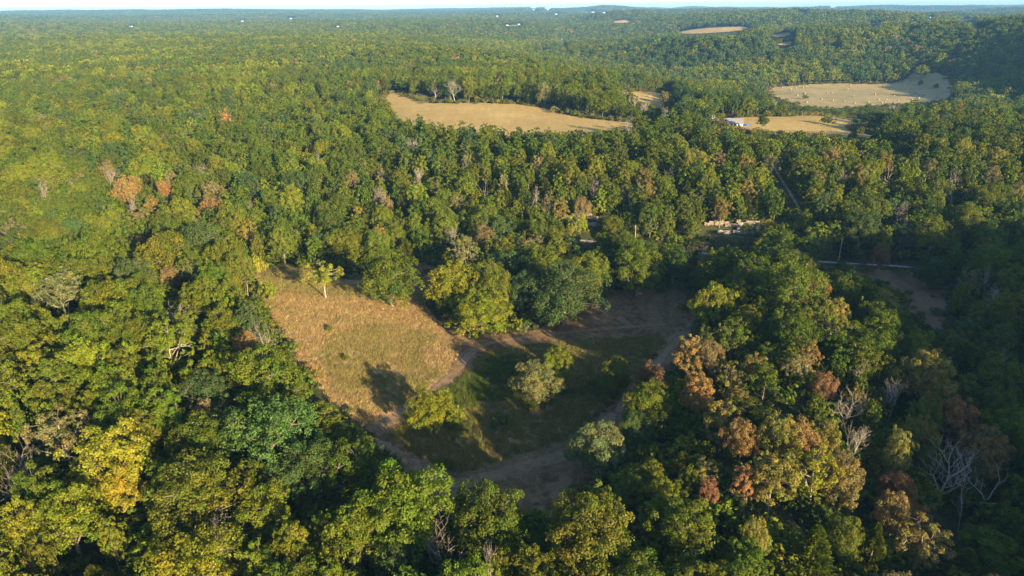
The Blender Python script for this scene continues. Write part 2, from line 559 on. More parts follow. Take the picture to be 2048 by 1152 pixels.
def cedar_cloud(rng, H, Rr, n, size):
    t = rng.random(n) ** .75
    z = H * (.04 + .96 * t)
    rmax = Rr * (1 - t) ** .8 * (1 + .25 * np.sin(z * 3.1 + rng.uniform(0, 6)))
    a = rng.uniform(0, 2 * np.pi, n)
    nb = 26
    br = rng.uniform(0, 2 * np.pi, nb)
    a = np.where(rng.random(n) < .75, br[rng.integers(0, nb, n)] + z * .35 + rng.normal(0, .12, n), a)
    q = np.sqrt(rng.uniform(.2, 1.1, n))
    rad = rmax * q + .05
    out = np.stack([np.cos(a), np.sin(a), np.zeros(n)], 1)
    P = out * rad[:, None]; P[:, 2] = z + rad * .25
    ax = out + np.array([0, 0, .55]) + rng.normal(0, .25, (n, 3))
    Nn = np.cross(ax, rng.normal(size=(n, 3)) + np.array([0, 0, .3]))
    Nn[(Nn * (out + [0, 0, .5])).sum(1) < 0] *= -1
    lv = np.stack([np.clip(rng.normal(.5, .2, n), 0, 1), np.clip(rng.normal(.5, .15, n), 0, 1)], 1)
    return cards(rng, P, Nn, size, lv, .32, ax)

# ------------------------------------------------------------------ tree models (each 14 m tall unless noted)
def stack(*vfc):
    V, F, Cc, MIx = [], [], [], []
    o = 0
    for (v, f, c, mi) in vfc:
        V.append(v); F.append(f + o); o += len(v)
        Cc.append(c if c is not None else np.tile([.5, .5, 0, 1], (len(v), 1)))
        MIx.append(np.full(len(f), mi))
    return np.concatenate(V), np.concatenate(F), np.concatenate(Cc), np.concatenate(MIx)

class Model: pass
MODELS = {}
def make_model(key, kind, seed, nleaf=None, leaf=None, mid=False):
    rng = np.random.default_rng(seed)
    m = Model(); m.kind = kind; m.limb = None
    bark = M['bark']
    if kind in ('broad', 'oval', 'bush', 'sparse', 'dome'):
        H, Rr, z0, nl = {'dome': (13, 6.3, .7, 110), 'broad': (13, 6.0, 2.4, 76), 'oval': (14, 4.1, 2.6, 56), 'bush': (3.2, 2.3, .15, 20), 'sparse': (13, 5.0, 3.5, 46)}[kind]
        if mid:
            z0 *= .35
        Rr *= rng.uniform(.92, 1.08)
        C, RR, ctr = lobes_for(rng, H, Rr, z0, nl, 'oval' if kind in ('oval', 'dome') else 'broad')
        if kind == 'sparse':
            RR = RR * .72
            bark = M['palebark']
        if kind == 'broad':
            RR = RR * 1.0
        nlf = nleaf or {'dome': 28000, 'broad': 22000, 'oval': 16000, 'bush': 2600, 'sparse': 8000}[kind]
        sz = leaf or {'dome': .28, 'broad': .28, 'oval': .27, 'bush': .23, 'sparse': .26}[kind]
        V, F, cc = leaf_cloud(rng, C, RR, ctr, nlf, sz, .2 if sz < 1 else .07)
        tv, tf = limbs_for(rng, C, H, z0, {'dome': .4, 'broad': .38, 'oval': .27, 'bush': .08, 'sparse': .28}[kind], ctr, .4 if kind != 'bush' else .1, 5, not mid or kind == 'sparse')
    elif kind == 'cedar':
        H, Rr = 9.0, 2.3
        V, F, cc = cedar_cloud(rng, H, Rr, nleaf or 5200, leaf or .55)
        tv, tf = [], []
        tube(tv, tf, np.array([[0, 0, -.4], [.05, 0, 4], [0, .05, 8.4]]), np.array([.2, .13, .03]), 6)
    elif kind in ('bare', 'snag'):
        H = 12.0
        parts, tips = bare_tree(rng, H, .3 if kind == 'bare' else .34, .56, (rng.normal(0, .12), rng.normal(0, .12)), 4 if mid or kind == 'snag' else 5, 1.6 if mid else 1.0,
                                (5, 4, 4, 3) if kind == 'bare' else (3, 3, 2, 2))
        bark = M['palebark']
        V = F = cc = None
        tv, tf = parts[0]
        if mid:
            off = sum(len(v) for v in parts[0][0])
            tv, tf = parts[0][0] + parts[1][0], parts[0][1] + [f + off for f in parts[1][1]]
        else:
            m.limb = tubes_mesh(key + '_limbs', parts[1][0], parts[1][1], bark)
    tv = np.concatenate(tv); tf = np.concatenate(tf)
    allz = np.concatenate([V[:, 2], tv[:, 2]]) if V is not None else (np.concatenate([tv[:, 2], np.concatenate(parts[1][0])[:, 2]]))
    m.H = float(allz.max())
    allv = V if V is not None else np.concatenate(parts[1][0])
    m.W = float(2 * np.percentile(np.hypot(allv[:, 0], allv[:, 1]), 97))
    if mid:
        if V is None:
            me = mesh_np(key, tv, tf, (bark,), smooth=True)
        else:
            vv, ff, c2, mi = stack((tv, tf, None, 0), (V, F, cc, 1))
            me = mesh_np(key, vv, ff, (bark, M['leaf']), c2, matidx=mi)
        m.mesh = me
        return m
    m.trunk = mesh_np(key + '_trunk', tv, tf, (bark,), smooth=True)
    m.crown = mesh_np(key + '_crown', V, F, (M['leaf'],), cc) if V is not None else None
    return m
NEAR = {}
for kind, cnt in (('dome', 5), ('broad', 7), ('oval', 5), ('sparse', 4), ('cedar', 3), ('bare', 4), ('snag', 3), ('bush', 3)):
    NEAR[kind] = [make_model(f'{kind}{i}', kind, 100 + 17 * i + len(kind)) for i in range(cnt)]

def far_clump(key, seed, ncrown, per, leaf, rad):
    rng = np.random.default_rng(seed)
    VV, FF, CC = [], [], []
    o = 0
    for i in range(ncrown):
        a = i * 2.39996; q = rad * math.sqrt((i + .4) / ncrown)
        H = rng.uniform(10, 14.5); Rr = rng.uniform(3.6, 5.6)
        C, RR, ctr = lobes_for(rng, H, Rr, 3.0, 16, 'broad')
        C = C.copy(); RR = RR * 1.25
        V, F, cc = leaf_cloud(rng, C, RR, ctr, per, leaf, .06)
        V = V + np.array([q * math.cos(a), q * math.sin(a), 0])
        cc[:, 1] = np.clip(cc[:, 1] + rng.normal(0, .16), 0, 1)
        cc[:, 0] = np.clip(cc[:, 0] + rng.normal(0, .12), 0, 1)
        VV.append(V); FF.append(F + o); CC.append(cc); o += len(V)
    m = Model()
    m.mesh = mesh_np(key, np.concatenate(VV), np.concatenate(FF), (M['leaf'],), np.concatenate(CC))
    return m

MIDM = []   # forest stuff models, index = variant
def addmid(name, fn):
    MIDM.append((name, fn)); return len(MIDM) - 1
V_BROAD = [addmid('mb', make_model(f'mid_broad{i}', 'broad', 300 + i, 5200, .54, True)) for i in range(7)]
V_OVAL = [addmid('mo', make_model(f'mid_oval{i}', 'oval', 320 + i, 4200, .50, True)) for i in range(5)]
V_SPARSE = [addmid('ms', make_model(f'mid_sparse{i}', 'sparse', 340 + i, 1300, .6, True)) for i in range(2)]
V_CEDAR = [addmid('mc', make_model(f'mid_cedar{i}', 'cedar', 360 + i, 1500, .95, True)) for i in range(2)]
V_BARE = [addmid('mr', make_model(f'mid_bare{i}', 'bare', 380 + i, None, None, True)) for i in range(3)]
V_FAR = [addmid('f', make_model(f'far_broad{i}', 'broad', 400 + i, 900, 1.25, True)) for i in range(5)]
V_C4 = [addmid('c', far_clump(f'far_four{i}', 420 + i, 5, 150, 2.3, 9)) for i in range(4)]
V_C16 = [addmid('c', far_clump(f'far_many{i}', 440 + i, 18, 42, 4.2, 20)) for i in range(4)]

# ------------------------------------------------------------------ ground
def warp(n, lim, core):
    # fine steps near the middle, wide ones far out
    t = np.linspace(-1, 1, n)
    k = math.asinh(lim / core)
    return core * np.sinh(t * k)
gx = warp(560, 13800, 60) + 0
gy = np.concatenate([np.linspace(-400, 60, 70), np.linspace(61.5, 420, 240), 420 + 45 * np.sinh(np.linspace(0.035, math.asinh(11400 / 45), 250))])
GX, GY = np.meshgrid(gx, gy)
GZ = T(GX, GY)
nx, ny = len(gx), len(gy)
idx = np.arange(nx * ny).reshape(ny, nx)
gf = np.stack([idx[:-1, :-1], idx[:-1, 1:], idx[1:, 1:], idx[1:, :-1]], -1).reshape(-1, 4)
add('ground', mesh_np('ground', np.stack([GX, GY, GZ], -1).reshape(-1, 3), gf, (M['floor'],), smooth=True), kind='structure')

def inside(poly, x, y):
    poly = np.asarray(poly)
    x = np.asarray(x); y = np.asarray(y)
    c = np.zeros(np.broadcast(x, y).shape, bool)
    j = len(poly) - 1
    for i in range(len(poly)):
        xi, yi = poly[i]; xj, yj = poly[j]
        s = ((yi > y) != (yj > y)) & (x < (xj - xi) * (y - yi) / (yj - yi + 1e-12) + xi)
        c ^= s
        j = i
    return c
def smooth_poly(poly, it=3):
    p = np.asarray(poly, float)
    for _ in range(it):
        a = p * .75 + np.roll(p, -1, 0) * .25
        b = p * .25 + np.roll(p, -1, 0) * .75
        p = np.stack([a, b], 1).reshape(-1, 2)
    return p
def sheet(name, poly, res, mat, off, jit=0.0, flat=None, **props):
    """a piece of land draped on the ground, its edge cut along the polygon"""
    p = smooth_poly(poly)
    lo, hi = p.min(0), p.max(0)
    xs = np.arange(lo[0] - res, hi[0] + 2 * res, res); ys = np.arange(lo[1] - res, hi[1] + 2 * res, res)
    X, Y = np.meshgrid(xs, ys)
    jx = (fbm(X / (res * 6), Y / (res * 6), 5) - .5) * jit; jy = (fbm(X / (res * 6), Y / (res * 6), 15) - .5) * jit
    m = inside(p, X + jx, Y + jy)
    cells = m[:-1, :-1] & m[1:, :-1] & m[:-1, 1:] & m[1:, 1:]
    id_ = np.arange(X.size).reshape(X.shape)
    q = np.stack([id_[:-1, :-1], id_[:-1, 1:], id_[1:, 1:], id_[1:, :-1]], -1)[cells]
    used, inv = np.unique(q, return_inverse=True)
    x, y = X.ravel()[used], Y.ravel()[used]
    z = (T(x, y) if flat is None else np.full(len(x), flat)) + off
    return add(name, mesh_np(name, np.stack([x, y, z], 1), inv.reshape(-1, 4), (mat,), smooth=True), **props)
def ribbon(name, pts, width, mat, off, ns=60, na=7, wob=.3, **props):
    """a strip of road or track draped on the ground"""
    pts = np.asarray(pts, float)
    t = np.linspace(0, 1, len(pts)); tt = np.linspace(0, 1, ns)
    # catmull-like smoothing through chaikin
    p = pts
    for _ in range(3):
        a = p[:-1] * .75 + p[1:] * .25; b = p[:-1] * .25 + p[1:] * .75
        p = np.concatenate([p[:1], np.stack([a, b], 1).reshape(-1, 2), p[-1:]])
    s = np.concatenate([[0], np.cumsum(np.linalg.norm(np.diff(p, axis=0), axis=1))])
    c = np.stack([np.interp(tt * s[-1], s, p[:, k]) for k in (0, 1)], 1)
    d = np.gradient(c, axis=0); d /= np.linalg.norm(d, axis=1)[:, None]
    nrm = np.stack([-d[:, 1], d[:, 0]], 1)
    w = np.interp(tt, np.linspace(0, 1, len(width)), width) if hasattr(width, '__len__') else np.full(ns, width)
    V = []
    for k, e in enumerate(np.linspace(-.5, .5, na)):
        ww = w * e * (1 + wob * (fbm(tt * ns / 5, np.full(ns, k * 7.3), 31) - .5))
        V.append(c + nrm * ww[:, None])
    V = np.stack(V, 1)
    z = T(V[..., 0], V[..., 1]) + off
    V3 = np.concatenate([V, z[..., None]], -1).reshape(-1, 3)
    id_ = np.arange(ns * na).reshape(ns, na)
    q = np.stack([id_[:-1, :-1], id_[1:, :-1], id_[1:, 1:], id_[:-1, 1:]], -1).reshape(-1, 4)
    ed = np.zeros((ns, na, 4)); ed[..., 3] = 1
    ed[..., 0] = (1 - np.abs(np.linspace(-1, 1, na)))[None] * np.clip(np.minimum(tt, 1 - tt) * 14, 0, 1)[:, None]
    return add(name, mesh_np(name, V3, q, (mat,), ed.reshape(-1, 4), smooth=True), **props), c, w
def gpoly(pix):
    return np.array([at(u, v) for u, v in pix])

CLEAR = gpoly([(742, 862), (660, 800), (600, 725), (548, 640), (512, 580), (505, 545), (560, 528), (640, 545), (700, 560), (740, 545), (860, 520), (900, 520), (860, 560), (855, 620), (900, 668), (1040, 668), (1120, 640), (1180, 590),
               (1260, 575), (1392, 578), (1392, 640), (1375, 690), (1335, 745), (1262, 830), (1235, 880), (1210, 960), (1130, 1050), (1000, 1075), (900, 1050), (840, 985), (788, 910)])
MEADOW2 = gpoly([(1640, 530), (1720, 533), (1830, 541), (1890, 552), (1900, 600), (1890, 660), (1870, 700), (1835, 670), (1800, 600), (1740, 562), (1660, 548)])
HAY1 = np.array([at(u, v) for u, v in [(768, 186), (800, 184), (850, 205), (900, 207), (1000, 205), (1080, 212), (1150, 234), (1300, 247)]] + [(85, 318), (40, 308), (-20, 312), (-50, 330), (-75, 400)])
HAY2 = gpoly([(1215, 186), (1290, 184), (1345, 190), (1350, 214), (1310, 222), (1270, 205)])
HAY3 = np.array([at(u, v) for u, v in [(1405, 240), (1440, 236), (1500, 233), (1600, 233), (1700, 236), (1775, 241), (1720, 256), (1690, 261), (1765, 271), (1860, 287), (1865, 298)]] + [(190, 312), (160, 310), (130, 318), (105, 330), (105, 370)])
HAY4 = gpoly([(1516, 176), (1600, 168), (1700, 166), (1800, 166), (1818, 145), (1850, 140), (1905, 150), (1915, 185), (1900, 205), (1830, 210), (1740, 214), (1640, 222), (1560, 204)])
PASTURE = gpoly([(2005, 258), (2048, 257), (2100, 262), (2100, 275), (2040, 272)])
sheet('meadow', CLEAR, .6, M['meadow'], .03, 1.5, kind='structure')
SLOPE = gpoly([(742, 862), (660, 800), (600, 725), (548, 640), (512, 580), (505, 545), (560, 528), (640, 545), (690, 565), (720, 575), (850, 590), (860, 640), (925, 690), (880, 765), (830, 815)])
ISLAND = gpoly([(765, 868), (862, 812), (925, 752), (962, 706), (1060, 690), (1200, 676), (1318, 668), (1330, 690), (1262, 770), (1215, 820), (1190, 858), (1080, 897), (960, 935), (890, 952), (840, 925)])
sheet('dry_field', SLOPE, .6, M['slope'], .06, 1.2, kind='structure')
sheet('lower_meadow', MEADOW2, .8, M['meadow'], .03, 1.5, kind='structure')
sheet('hay_field', HAY1, 2.0, M['hay'], .12, 4, kind='structure')
sheet('hay_field', HAY2, 2.0, M['hay'], .12, 4, kind='structure')
sheet('hay_field', HAY3, 2.0, M['hay'], .12, 4, kind='structure')
sheet('valley_field', HAY4, 4.0, M['valleyhay'], .3, 6, kind='structure')
sheet('pasture', PASTURE, 3.0, M['green'], .2, 4, kind='structure')
POND = at(714, 550)
pa = np.linspace(0, 2 * np.pi, 40, endpoint=False)
pond_poly = np.stack([-47 + 7.2 * np.cos(pa) * (1 + .12 * np.sin(3 * pa)), 189 + 6 * np.sin(pa)], 1)
zp = float(T(np.array([-47.]), np.array([189.]))[0])
sheet('pond_water', pond_poly, .5, M['water'], 0, .5, flat=zp + .75, kind='structure')

TRACKS = []
def track(name, pix, width, mat, off=.09, ns=70, **k):
    o, c, w = ribbon(name, gpoly(pix), width, mat, off, ns, kind='structure', **k)
    TRACKS.append((c, w))
    return o
track('field_track', [(735, 872), (790, 838), (850, 800), (905, 752), (945, 700), (985, 685), (1060, 672), (1180, 660), (1300, 650), (1385, 645)], [5, 4.5, 4, 3.4, 3, 3.2, 3.4, 3.6], M['track'], ns=110)
track('mown_path', [(738, 868), (790, 905), (850, 945), (905, 970), (980, 955), (1060, 930), (1140, 905), (1205, 860), (1235, 815)], [4, 5, 6, 6, 6, 5, 4], M['track'], .085, ns=110)
track('mown_path', [(1370, 665), (1325, 715), (1270, 775), (1225, 835)], [4, 4, 3.5], M['track'], .08)
track('side_track', [(905, 682), (872, 648), (852, 615)], [2.2, 2.4], M['track'], .075, ns=30)
ROADP = [(1130, 474), (1180, 484), (1290, 494), (1380, 504), (1450, 511), (1540, 517), (1640, 524), (1740, 529), (1840, 536), (1920, 548)]
track('gravel_road', ROADP, [3.0, 3.0, 2.8, 2.2, 2.0], M['gravel'], .12, ns=120)
track('hill_track', [(1560, 505), (1640, 500), (1625, 470), (1605, 430), (1585, 395), (1562, 360), (1545, 330), (1535, 312)], [2.2, 2.4, 2.6, 2.8, 2.6, 2.4], M['bank'], .12, ns=90)

def near_track(x, y, m):
    r = np.zeros(np.shape(x), bool)
    for c, w in TRACKS:
        for (a, b), ww in zip(c[::2], w[::2]):
            r |= (x - a) ** 2 + (y - b) ** 2 < (ww * .5 + m) ** 2
    return r
OPEN = [smooth_poly(p, 2) for p in (CLEAR, MEADOW2, HAY1, HAY2, HAY3, HAY4, PASTURE)] + [pond_poly]
FARF = []
def pixpoly(*p): return np.array(p, float)
VIS = [pixpoly((742, 862), (660, 800), (600, 725), (548, 640), (512, 580), (505, 545), (560, 530), (640, 545), (700, 540), (740, 545), (860, 520), (900, 520), (860, 560), (855, 620), (900, 668), (1040, 668), (1120, 640), (1180, 590), (1260, 575), (1392, 578), (1390, 640), (1372, 690), (1330, 745),
               (1255, 830), (1225, 880), (1190, 950), (1120, 1015), (1060, 1030), (960, 1010), (890, 1005), (840, 965), (788, 905)),
       pixpoly((1635, 516), (1840, 529), (1895, 550), (1902, 640), (1885, 690), (1850, 660), (1815, 600), (1760, 560), (1640, 540)),
       pixpoly((1170, 480), (1290, 489), (1430, 502), (1430, 512), (1290, 502), (1170, 491)),
       pixpoly((1398, 441), (1508, 444), (1505, 480), (1400, 468)), pixpoly((1120, 426), (1228, 431), (1222, 446), (1120, 438)), pixpoly((1168, 436), (1192, 436), (1192, 478), (1168, 478)),
       pixpoly((1535, 343), (1560, 345), (1610, 425), (1588, 425)),
       pixpoly((766, 192), (800, 184), (850, 203), (1000, 203), (1080, 210), (1150, 232), (1300, 246), (1300, 253), (1150, 258), (1080, 252), (1000, 250), (930, 240), (850, 236), (805, 234)),
       pixpoly((1225, 187), (1345, 189), (1350, 210), (1300, 204)),
       pixpoly((1425, 240), (1500, 232), (1775, 240), (1720, 256), (1690, 260), (1770, 272), (1855, 288), (1850, 296), (1780, 293), (1650, 273), (1560, 270), (1500, 268), (1425, 256)),
       pixpoly((1518, 178), (1700, 166), (1800, 166), (1825, 146), (1905, 152), (1915, 185), (1900, 203), (1740, 211), (1640, 217), (1560, 200)),
       pixpoly((2010, 258), (2060, 257), (2060, 270), (2010, 268))]
FARPIX = [('hay', [(1352, 65), (1400, 58), (1500, 54), (1503, 60), (1440, 67), (1365, 70)]), ('hay', [(1222, 45), (1240, 41), (1264, 40), (1262, 46), (1235, 47)]), ('valleyhay', [(1535, 73), (1555, 66), (1592, 66), (1588, 75), (1545, 77)]),
          ('hay', [(1550, 88), (1585, 84), (1592, 91), (1560, 95)]), ('valleyhay', [(1638, 86), (1680, 84), (1678, 90), (1645, 91)]), ('green', [(1735, 48), (1750, 45), (1768, 47), (1764, 50), (1742, 51)]),
          ('hay', [(1790, 54), (1815, 51), (1846, 54), (1842, 57), (1805, 57)]), ('hay', [(1902, 40), (1920, 37), (1950, 39), (1948, 43), (1915, 43)]), ('valleyhay', [(1930, 50), (1950, 48), (1993, 55), (1988, 58), (1950, 55)]), ('green', [(1003, 53), (1025, 50), (1045, 50), (1040, 54)])]
for mt, pix in FARPIX:
    g = gpoly(pix)
    FARF.append(smooth_poly(g, 2))
    VIS.append(np.array(pix, float))
    sheet('far_field', g, max(3.0, float(np.ptp(g[:, 0])) / 40), M[mt], 1.2, 4, kind='structure')
HOUSEPIX = [(1131, 91, 1), (1014, 52, 0), (1037, 50, 0), (1067, 20, 0), (1095, 20, 0), (1186, 25, 0), (1208, 26, 0), (1112, 29, 0), (262, 54, 0), (582, 38, 0), (676, 54, 2), (994, 33, 0), (1665, 14, 2), (1606, 27, 0), (1860, 36, 0), (485, 43, 0)]
for (u, v, _k) in HOUSEPIX:
    VIS.append(pixpoly((u - 6, v - 5), (u + 6, v - 5), (u + 6, v + 1), (u - 6, v + 1)))
VIS2 = []
def blocked(x, y, r, h):
    """would a tree here stand in front of land that lies open in the photograph?"""
    x = np.asarray(x, float); y = np.asarray(y, float)
    z = T(x, y)
    nn = np.hypot(x, y) + 1e-6
    lx, ly = y / nn, -x / nn
    res = np.zeros(x.shape, bool)
    for hh, ss in ((.4, .8), (.4, -.8), (.4, 0), (.7, .8), (.7, -.8), (.7, 0), (.97, 0), (.92, .45), (.92, -.45)):
        u, v, dep = project(x + lx * ss * r, y + ly * ss * r, z + hh * h)
        for p in VIS:
            lo, hi = p.min(0), p.max(0)
            m = (u > lo[0]) & (u < hi[0]) & (v > lo[1]) & (v < hi[1]) & (dep > 5) & ~res
            if m.any():
                k = np.nonzero(m)[0]
                res[k] |= inside(p, u[k], v[k])
        if VIS2 and dep.min() < 420:
            kk = np.nonzero((dep < 420) & (dep > 5) & ~res)[0]
            uk, vk, dk = u[kk], v[kk], dep[kk]
            rk = np.zeros(len(kk), bool)
            for (uu, vv, du, dd) in VIS2:
                rk |= (np.abs(uk - uu) + np.abs(vk - vv) < du) & (dk < dd - 2)
            res[kk] |= rk
    return res

# ------------------------------------------------------------------ trees by hand
# kinds of leaf colour (base colours)
TINT = dict(green=(.094, .128, .012), olive=(.124, .146, .013), lime=(.165, .194, .014), yellow=(.25, .235, .022), gold=(.215, .18, .042), orange=(.27, .168, .058), rust=(.21, .115, .055),
            tan=(.20, .17, .065), blue=(.074, .115, .030), dark=(.050, .080, .015), cedar=(.090, .110, .011), grey=(.15, .155, .06))
TREES = []   # dicts
def put(u, v, kind, tint, h, w, name, label, short, cat='tree', mode='base', model=None, rz=None, lean=(0, 0)):
    """mode base: (u, v) is where the foot stands; mode top: (u, v) is where the top shows"""
    g = at(u, v) if mode == 'base' else at(u, v, h)
    TREES.append(dict(x=g[0], y=g[1], kind=kind, tint=tint, h=h, w=w, name=name, label=label, short=short, cat=cat, model=model, rz=rz, lean=lean))
    return TREES[-1]
# --- trees standing in and around the clearing
put(862, 872, 'broad', 'lime', 9.5, 9.0, 'oak_tree', 'small lone oak with sunlit crown and bare limbs in the shaded meadow', 'lone oak with bare limbs', model=2)
put(904, 858, 'bush', 'lime', 5.2, 4.6, 'bush', 'round bush beside the small lone oak in the meadow', 'bush by the lone oak', 'bush')
put(1070, 808, 'dome', 'tan', 9.6, 9.6, 'autumn_tree', 'tan-leaved round tree in the middle of the meadow, in front of a green one', 'tan meadow tree')
put(1112, 782, 'dome', 'lime', 10.5, 7.6, 'oak_tree', 'green tree close behind the tan-leaved tree in the meadow', 'green meadow tree')
put(1228, 788, 'dome', 'olive', 8.5, 6.2, 'oak_tree', 'small olive tree at the meadow edge, beside the round orange tree', 'olive meadow-edge tree')
put(1296, 806, 'dome', 'rust', 9.0, 6.6, 'autumn_tree', 'round rust-orange tree at the meadow edge above the yellowish oak', 'round rust-orange tree')
put(1292, 872, 'dome', 'olive', 11.0, 9.0, 'oak_tree', 'yellowish oak just in front of the round rust-orange tree', 'yellowish meadow-edge oak')
put(1268, 900, 'dome', 'blue', 8.0, 6.5, 'oak_tree', 'low blue-green tree below the yellowish oak at the meadow edge', 'low blue-green edge tree')
put(1192, 948, 'dome', 'grey', 10.0, 10.0, 'oak_tree', 'grey-green spreading tree at the lower corner of the meadow', 'grey-green corner tree')
put(786, 614, 'dome', 'green', 16.0, 16.5, 'oak_tree', 'huge round green oak between the pond and the field track', 'huge oak by the pond')
put(966, 668, 'dome', 'lime', 11.5, 14.0, 'oak_tree', 'bright yellow-green round tree at the bend of the field track', 'bright tree at the track bend')
put(908, 628, 'dome', 'lime', 14.0, 13.0, 'oak_tree', 'yellow-green oak behind the bright tree at the track bend', 'oak behind the track bend')
put(985, 636, 'dome', 'olive', 15.0, 12.0, 'oak_tree', 'olive oak between the bright tree and the huge blue-green oak', 'olive middle oak')
put(1125, 650, 'dome', 'blue', 17.0, 18.5, 'oak_tree', 'huge blue-green oak beside the shaded mown meadow', 'huge blue-green oak')
put(1178, 600, 'dome', 'olive', 14.0, 12.0, 'oak_tree', 'olive oak showing above the shoulder of the huge blue-green oak', 'olive shoulder oak')
put(1090, 590, 'dome', 'olive', 15.0, 13.0, 'oak_tree', 'spreading olive oak behind the huge blue-green oak', 'spreading olive oak')
put(930, 565, 'sparse', 'tan', 14.5, 9.5, 'autumn_tree', 'pale tan half-bare tree rising behind the yellow-green oaks of the meadow', 'pale tan half-bare tree', model=1)
put(652, 598, 'sparse', 'yellow', 10.5, 10.0, 'sycamore_tree', 'lone thin yellow tree with pale trunk on the sunny slope', 'lone thin yellow tree', model=2)
put(1272, 592, 'dome', 'olive', 14.5, 13.5, 'oak_tree', 'olive oak with pale limbs at the top edge of the mown meadow', 'olive oak atop the meadow')
put(1345, 580, 'oval', 'dark', 13.5, 9.0, 'oak_tree', 'dark oak in the hedge line at the top corner of the meadow', 'dark hedge oak')
put(1225, 575, 'oval', 'dark', 12, 8.0, 'oak_tree', 'dark narrow oak behind the mown meadow, left of the olive oak with pale limbs', 'dark narrow oak')
put(1855, 578, 'dome', 'dark', 9.5, 9.8, 'oak_tree', 'lone dark tree standing in the small shaded meadow by the gravel road', 'lone small-meadow tree')
put(690, 560, 'dome', 'olive', 13, 13, 'oak_tree', 'olive oak at the edge of the pond, shading the water', 'olive oak over the pond') 
TREES[-1]['x'], TREES[-1]['y'] = -50., 201.
put(517, 552, 'bush', 'yellow', 6.5, 5.0, 'bush', 'bright yellow bush at the top of the wood edge on the sunny slope', 'bright yellow edge bush', 'bush')
put(540, 600, 'bush', 'lime', 5.0, 5.0, 'bush', 'yellow-green bush at the wood edge, next to the sunny slope', 'yellow-green edge bush', 'bush')
put(660, 664, 'bush', 'lime', 1.6, 2.0, 'bush', 'small green shrub alone in the dry grass of the sunny slope', 'small slope shrub', 'bush')
put(692, 722, 'bush', 'green', 1.5, 2.0, 'bush', 'small dark shrub in the tree shadow on the sunny slope', 'small shaded shrub', 'bush')
put(1000, 850, 'bush', 'dark', 1.8, 4.5, 'bush', 'low spreading weed patch in the middle of the shaded meadow', 'meadow weed patch', 'bush')
# --- wood in the near left and bottom: the tops show at these pixels
Z = put
Z(205, 848, 'broad', 'yellow', 13, 11.0, 'sycamore_tree', 'large yellow-crowned tree in the near wood', 'large yellow tree', mode='top', model=3)
Z(225, 930, 'broad', 'yellow', 9, 7.0, 'sycamore_tree', 'lower yellow tree directly beneath the large yellow-crowned one', 'lower yellow tree', mode='top')
Z(112, 968, 'broad', 'lime', 12, 9.5, 'oak_tree', 'lime-green tree below and left of the large yellow-crowned tree', 'lime-green tree', mode='top')
Z(20, 995, 'broad', 'lime', 12, 7, 'oak_tree', 'lime-green tree cut by the left border of the photo near the bottom', 'lime tree at the border', mode='top')
Z(520, 798, 'broad', 'blue', 15, 14.5, 'oak_tree', 'great blue-green oak at the heart of the near wood', 'great blue-green oak', mode='top', model=5)
Z(590, 880, 'broad', 'blue', 12, 10.0, 'oak_tree', 'smaller blue-green oak in front of the great blue-green one', 'smaller blue-green oak', mode='top')
Z(372, 918, 'broad', 'olive', 13, 13.0, 'oak_tree', 'wide olive-green oak with flat sunlit top in the near wood', 'wide olive oak', mode='top')
Z(700, 880, 'broad', 'green', 12, 9.0, 'oak_tree', 'green oak at the near corner of the meadow, beside thin bare saplings', 'meadow-corner oak', mode='top')
Z(800, 948, 'broad', 'green', 14, 13.5, 'oak_tree', 'big green oak in front of the lower mown meadow', 'big lower-meadow oak', mode='top')
Z(975, 968, 'broad', 'green', 13, 10.5, 'oak_tree', 'green oak whose two-lobed top juts into the bare ground of the meadow', 'two-lobed green oak', mode='top', model=6)
Z(700, 1010, 'broad', 'green', 13, 10, 'oak_tree', 'green oak at the bottom, left of the pale dead trees', 'bottom green oak', mode='top')
Z(375, 1068, 'broad', 'lime', 11, 11.5, 'oak_tree', 'feathery lime-green tree at the bottom below two white dead trees', 'feathery lime tree', mode='top')
Z(1180, 1000, 'broad', 'olive', 13.5, 12, 'oak_tree', 'olive oak at the bottom tip of the meadow, to the right of the two-lobed one', 'olive oak at the tip', mode='top')
Z(105, 812, 'sparse', 'tan', 12, 9.0, 'autumn_tree', 'tan thin-leaved tree in the near wood behind the large yellow one', 'tan thin-leaved tree', mode='top')
Z(398, 1024, 'bare', None, 10, 6.5, 'dead_tree', 'white leafless tree, left one of a pair near the bottom', 'white leafless pair', 'dead tree', mode='top')
Z(452, 1040, 'bare', None, 10, 6.5, 'dead_tree', 'white leafless tree, right one of a pair near the bottom', 'right white leafless tree', 'dead tree', mode='top')
Z(884, 1020, 'bare', None, 10, 6.0, 'dead_tree', 'pale dead tree at the bottom tip of the meadow, beside the two-lobed oak', 'pale dead tip tree', 'dead tree', mode='top')
Z(908, 1068, 'snag', None, 7, 6.5, 'dead_tree', 'low dead tree with fan of twigs in front of the taller dead one', 'low dead tree', 'dead tree', mode='top')
Z(735, 912, 'bare', None, 8, 5, 'dead_tree', 'thin bare sapling by the near corner of the meadow', 'thin bare sapling', 'dead tree', mode='top')
Z(668, 905, 'bare', None, 9, 5, 'dead_tree', 'pale bare tree among the green oaks left of the meadow corner', 'pale bare corner tree', 'dead tree', mode='top')
Z(515, 628, 'bare', None, 11, 6, 'dead_tree', 'pale bare tree at the wood edge beside the sunny slope', 'pale bare edge tree', 'dead tree', mode='top')
Z(322, 635, 'sparse', 'olive', 13, 9, 'sycamore_tree', 'thin olive tree with pale forked limbs showing, in the left wood', 'thin forked tree', mode='top')
Z(108, 535, 'sparse', 'grey', 13, 12, 'sycamore_tree', 'greyish wide tree with pale limbs at the crest of the left wood', 'greyish wide crest tree', mode='top')
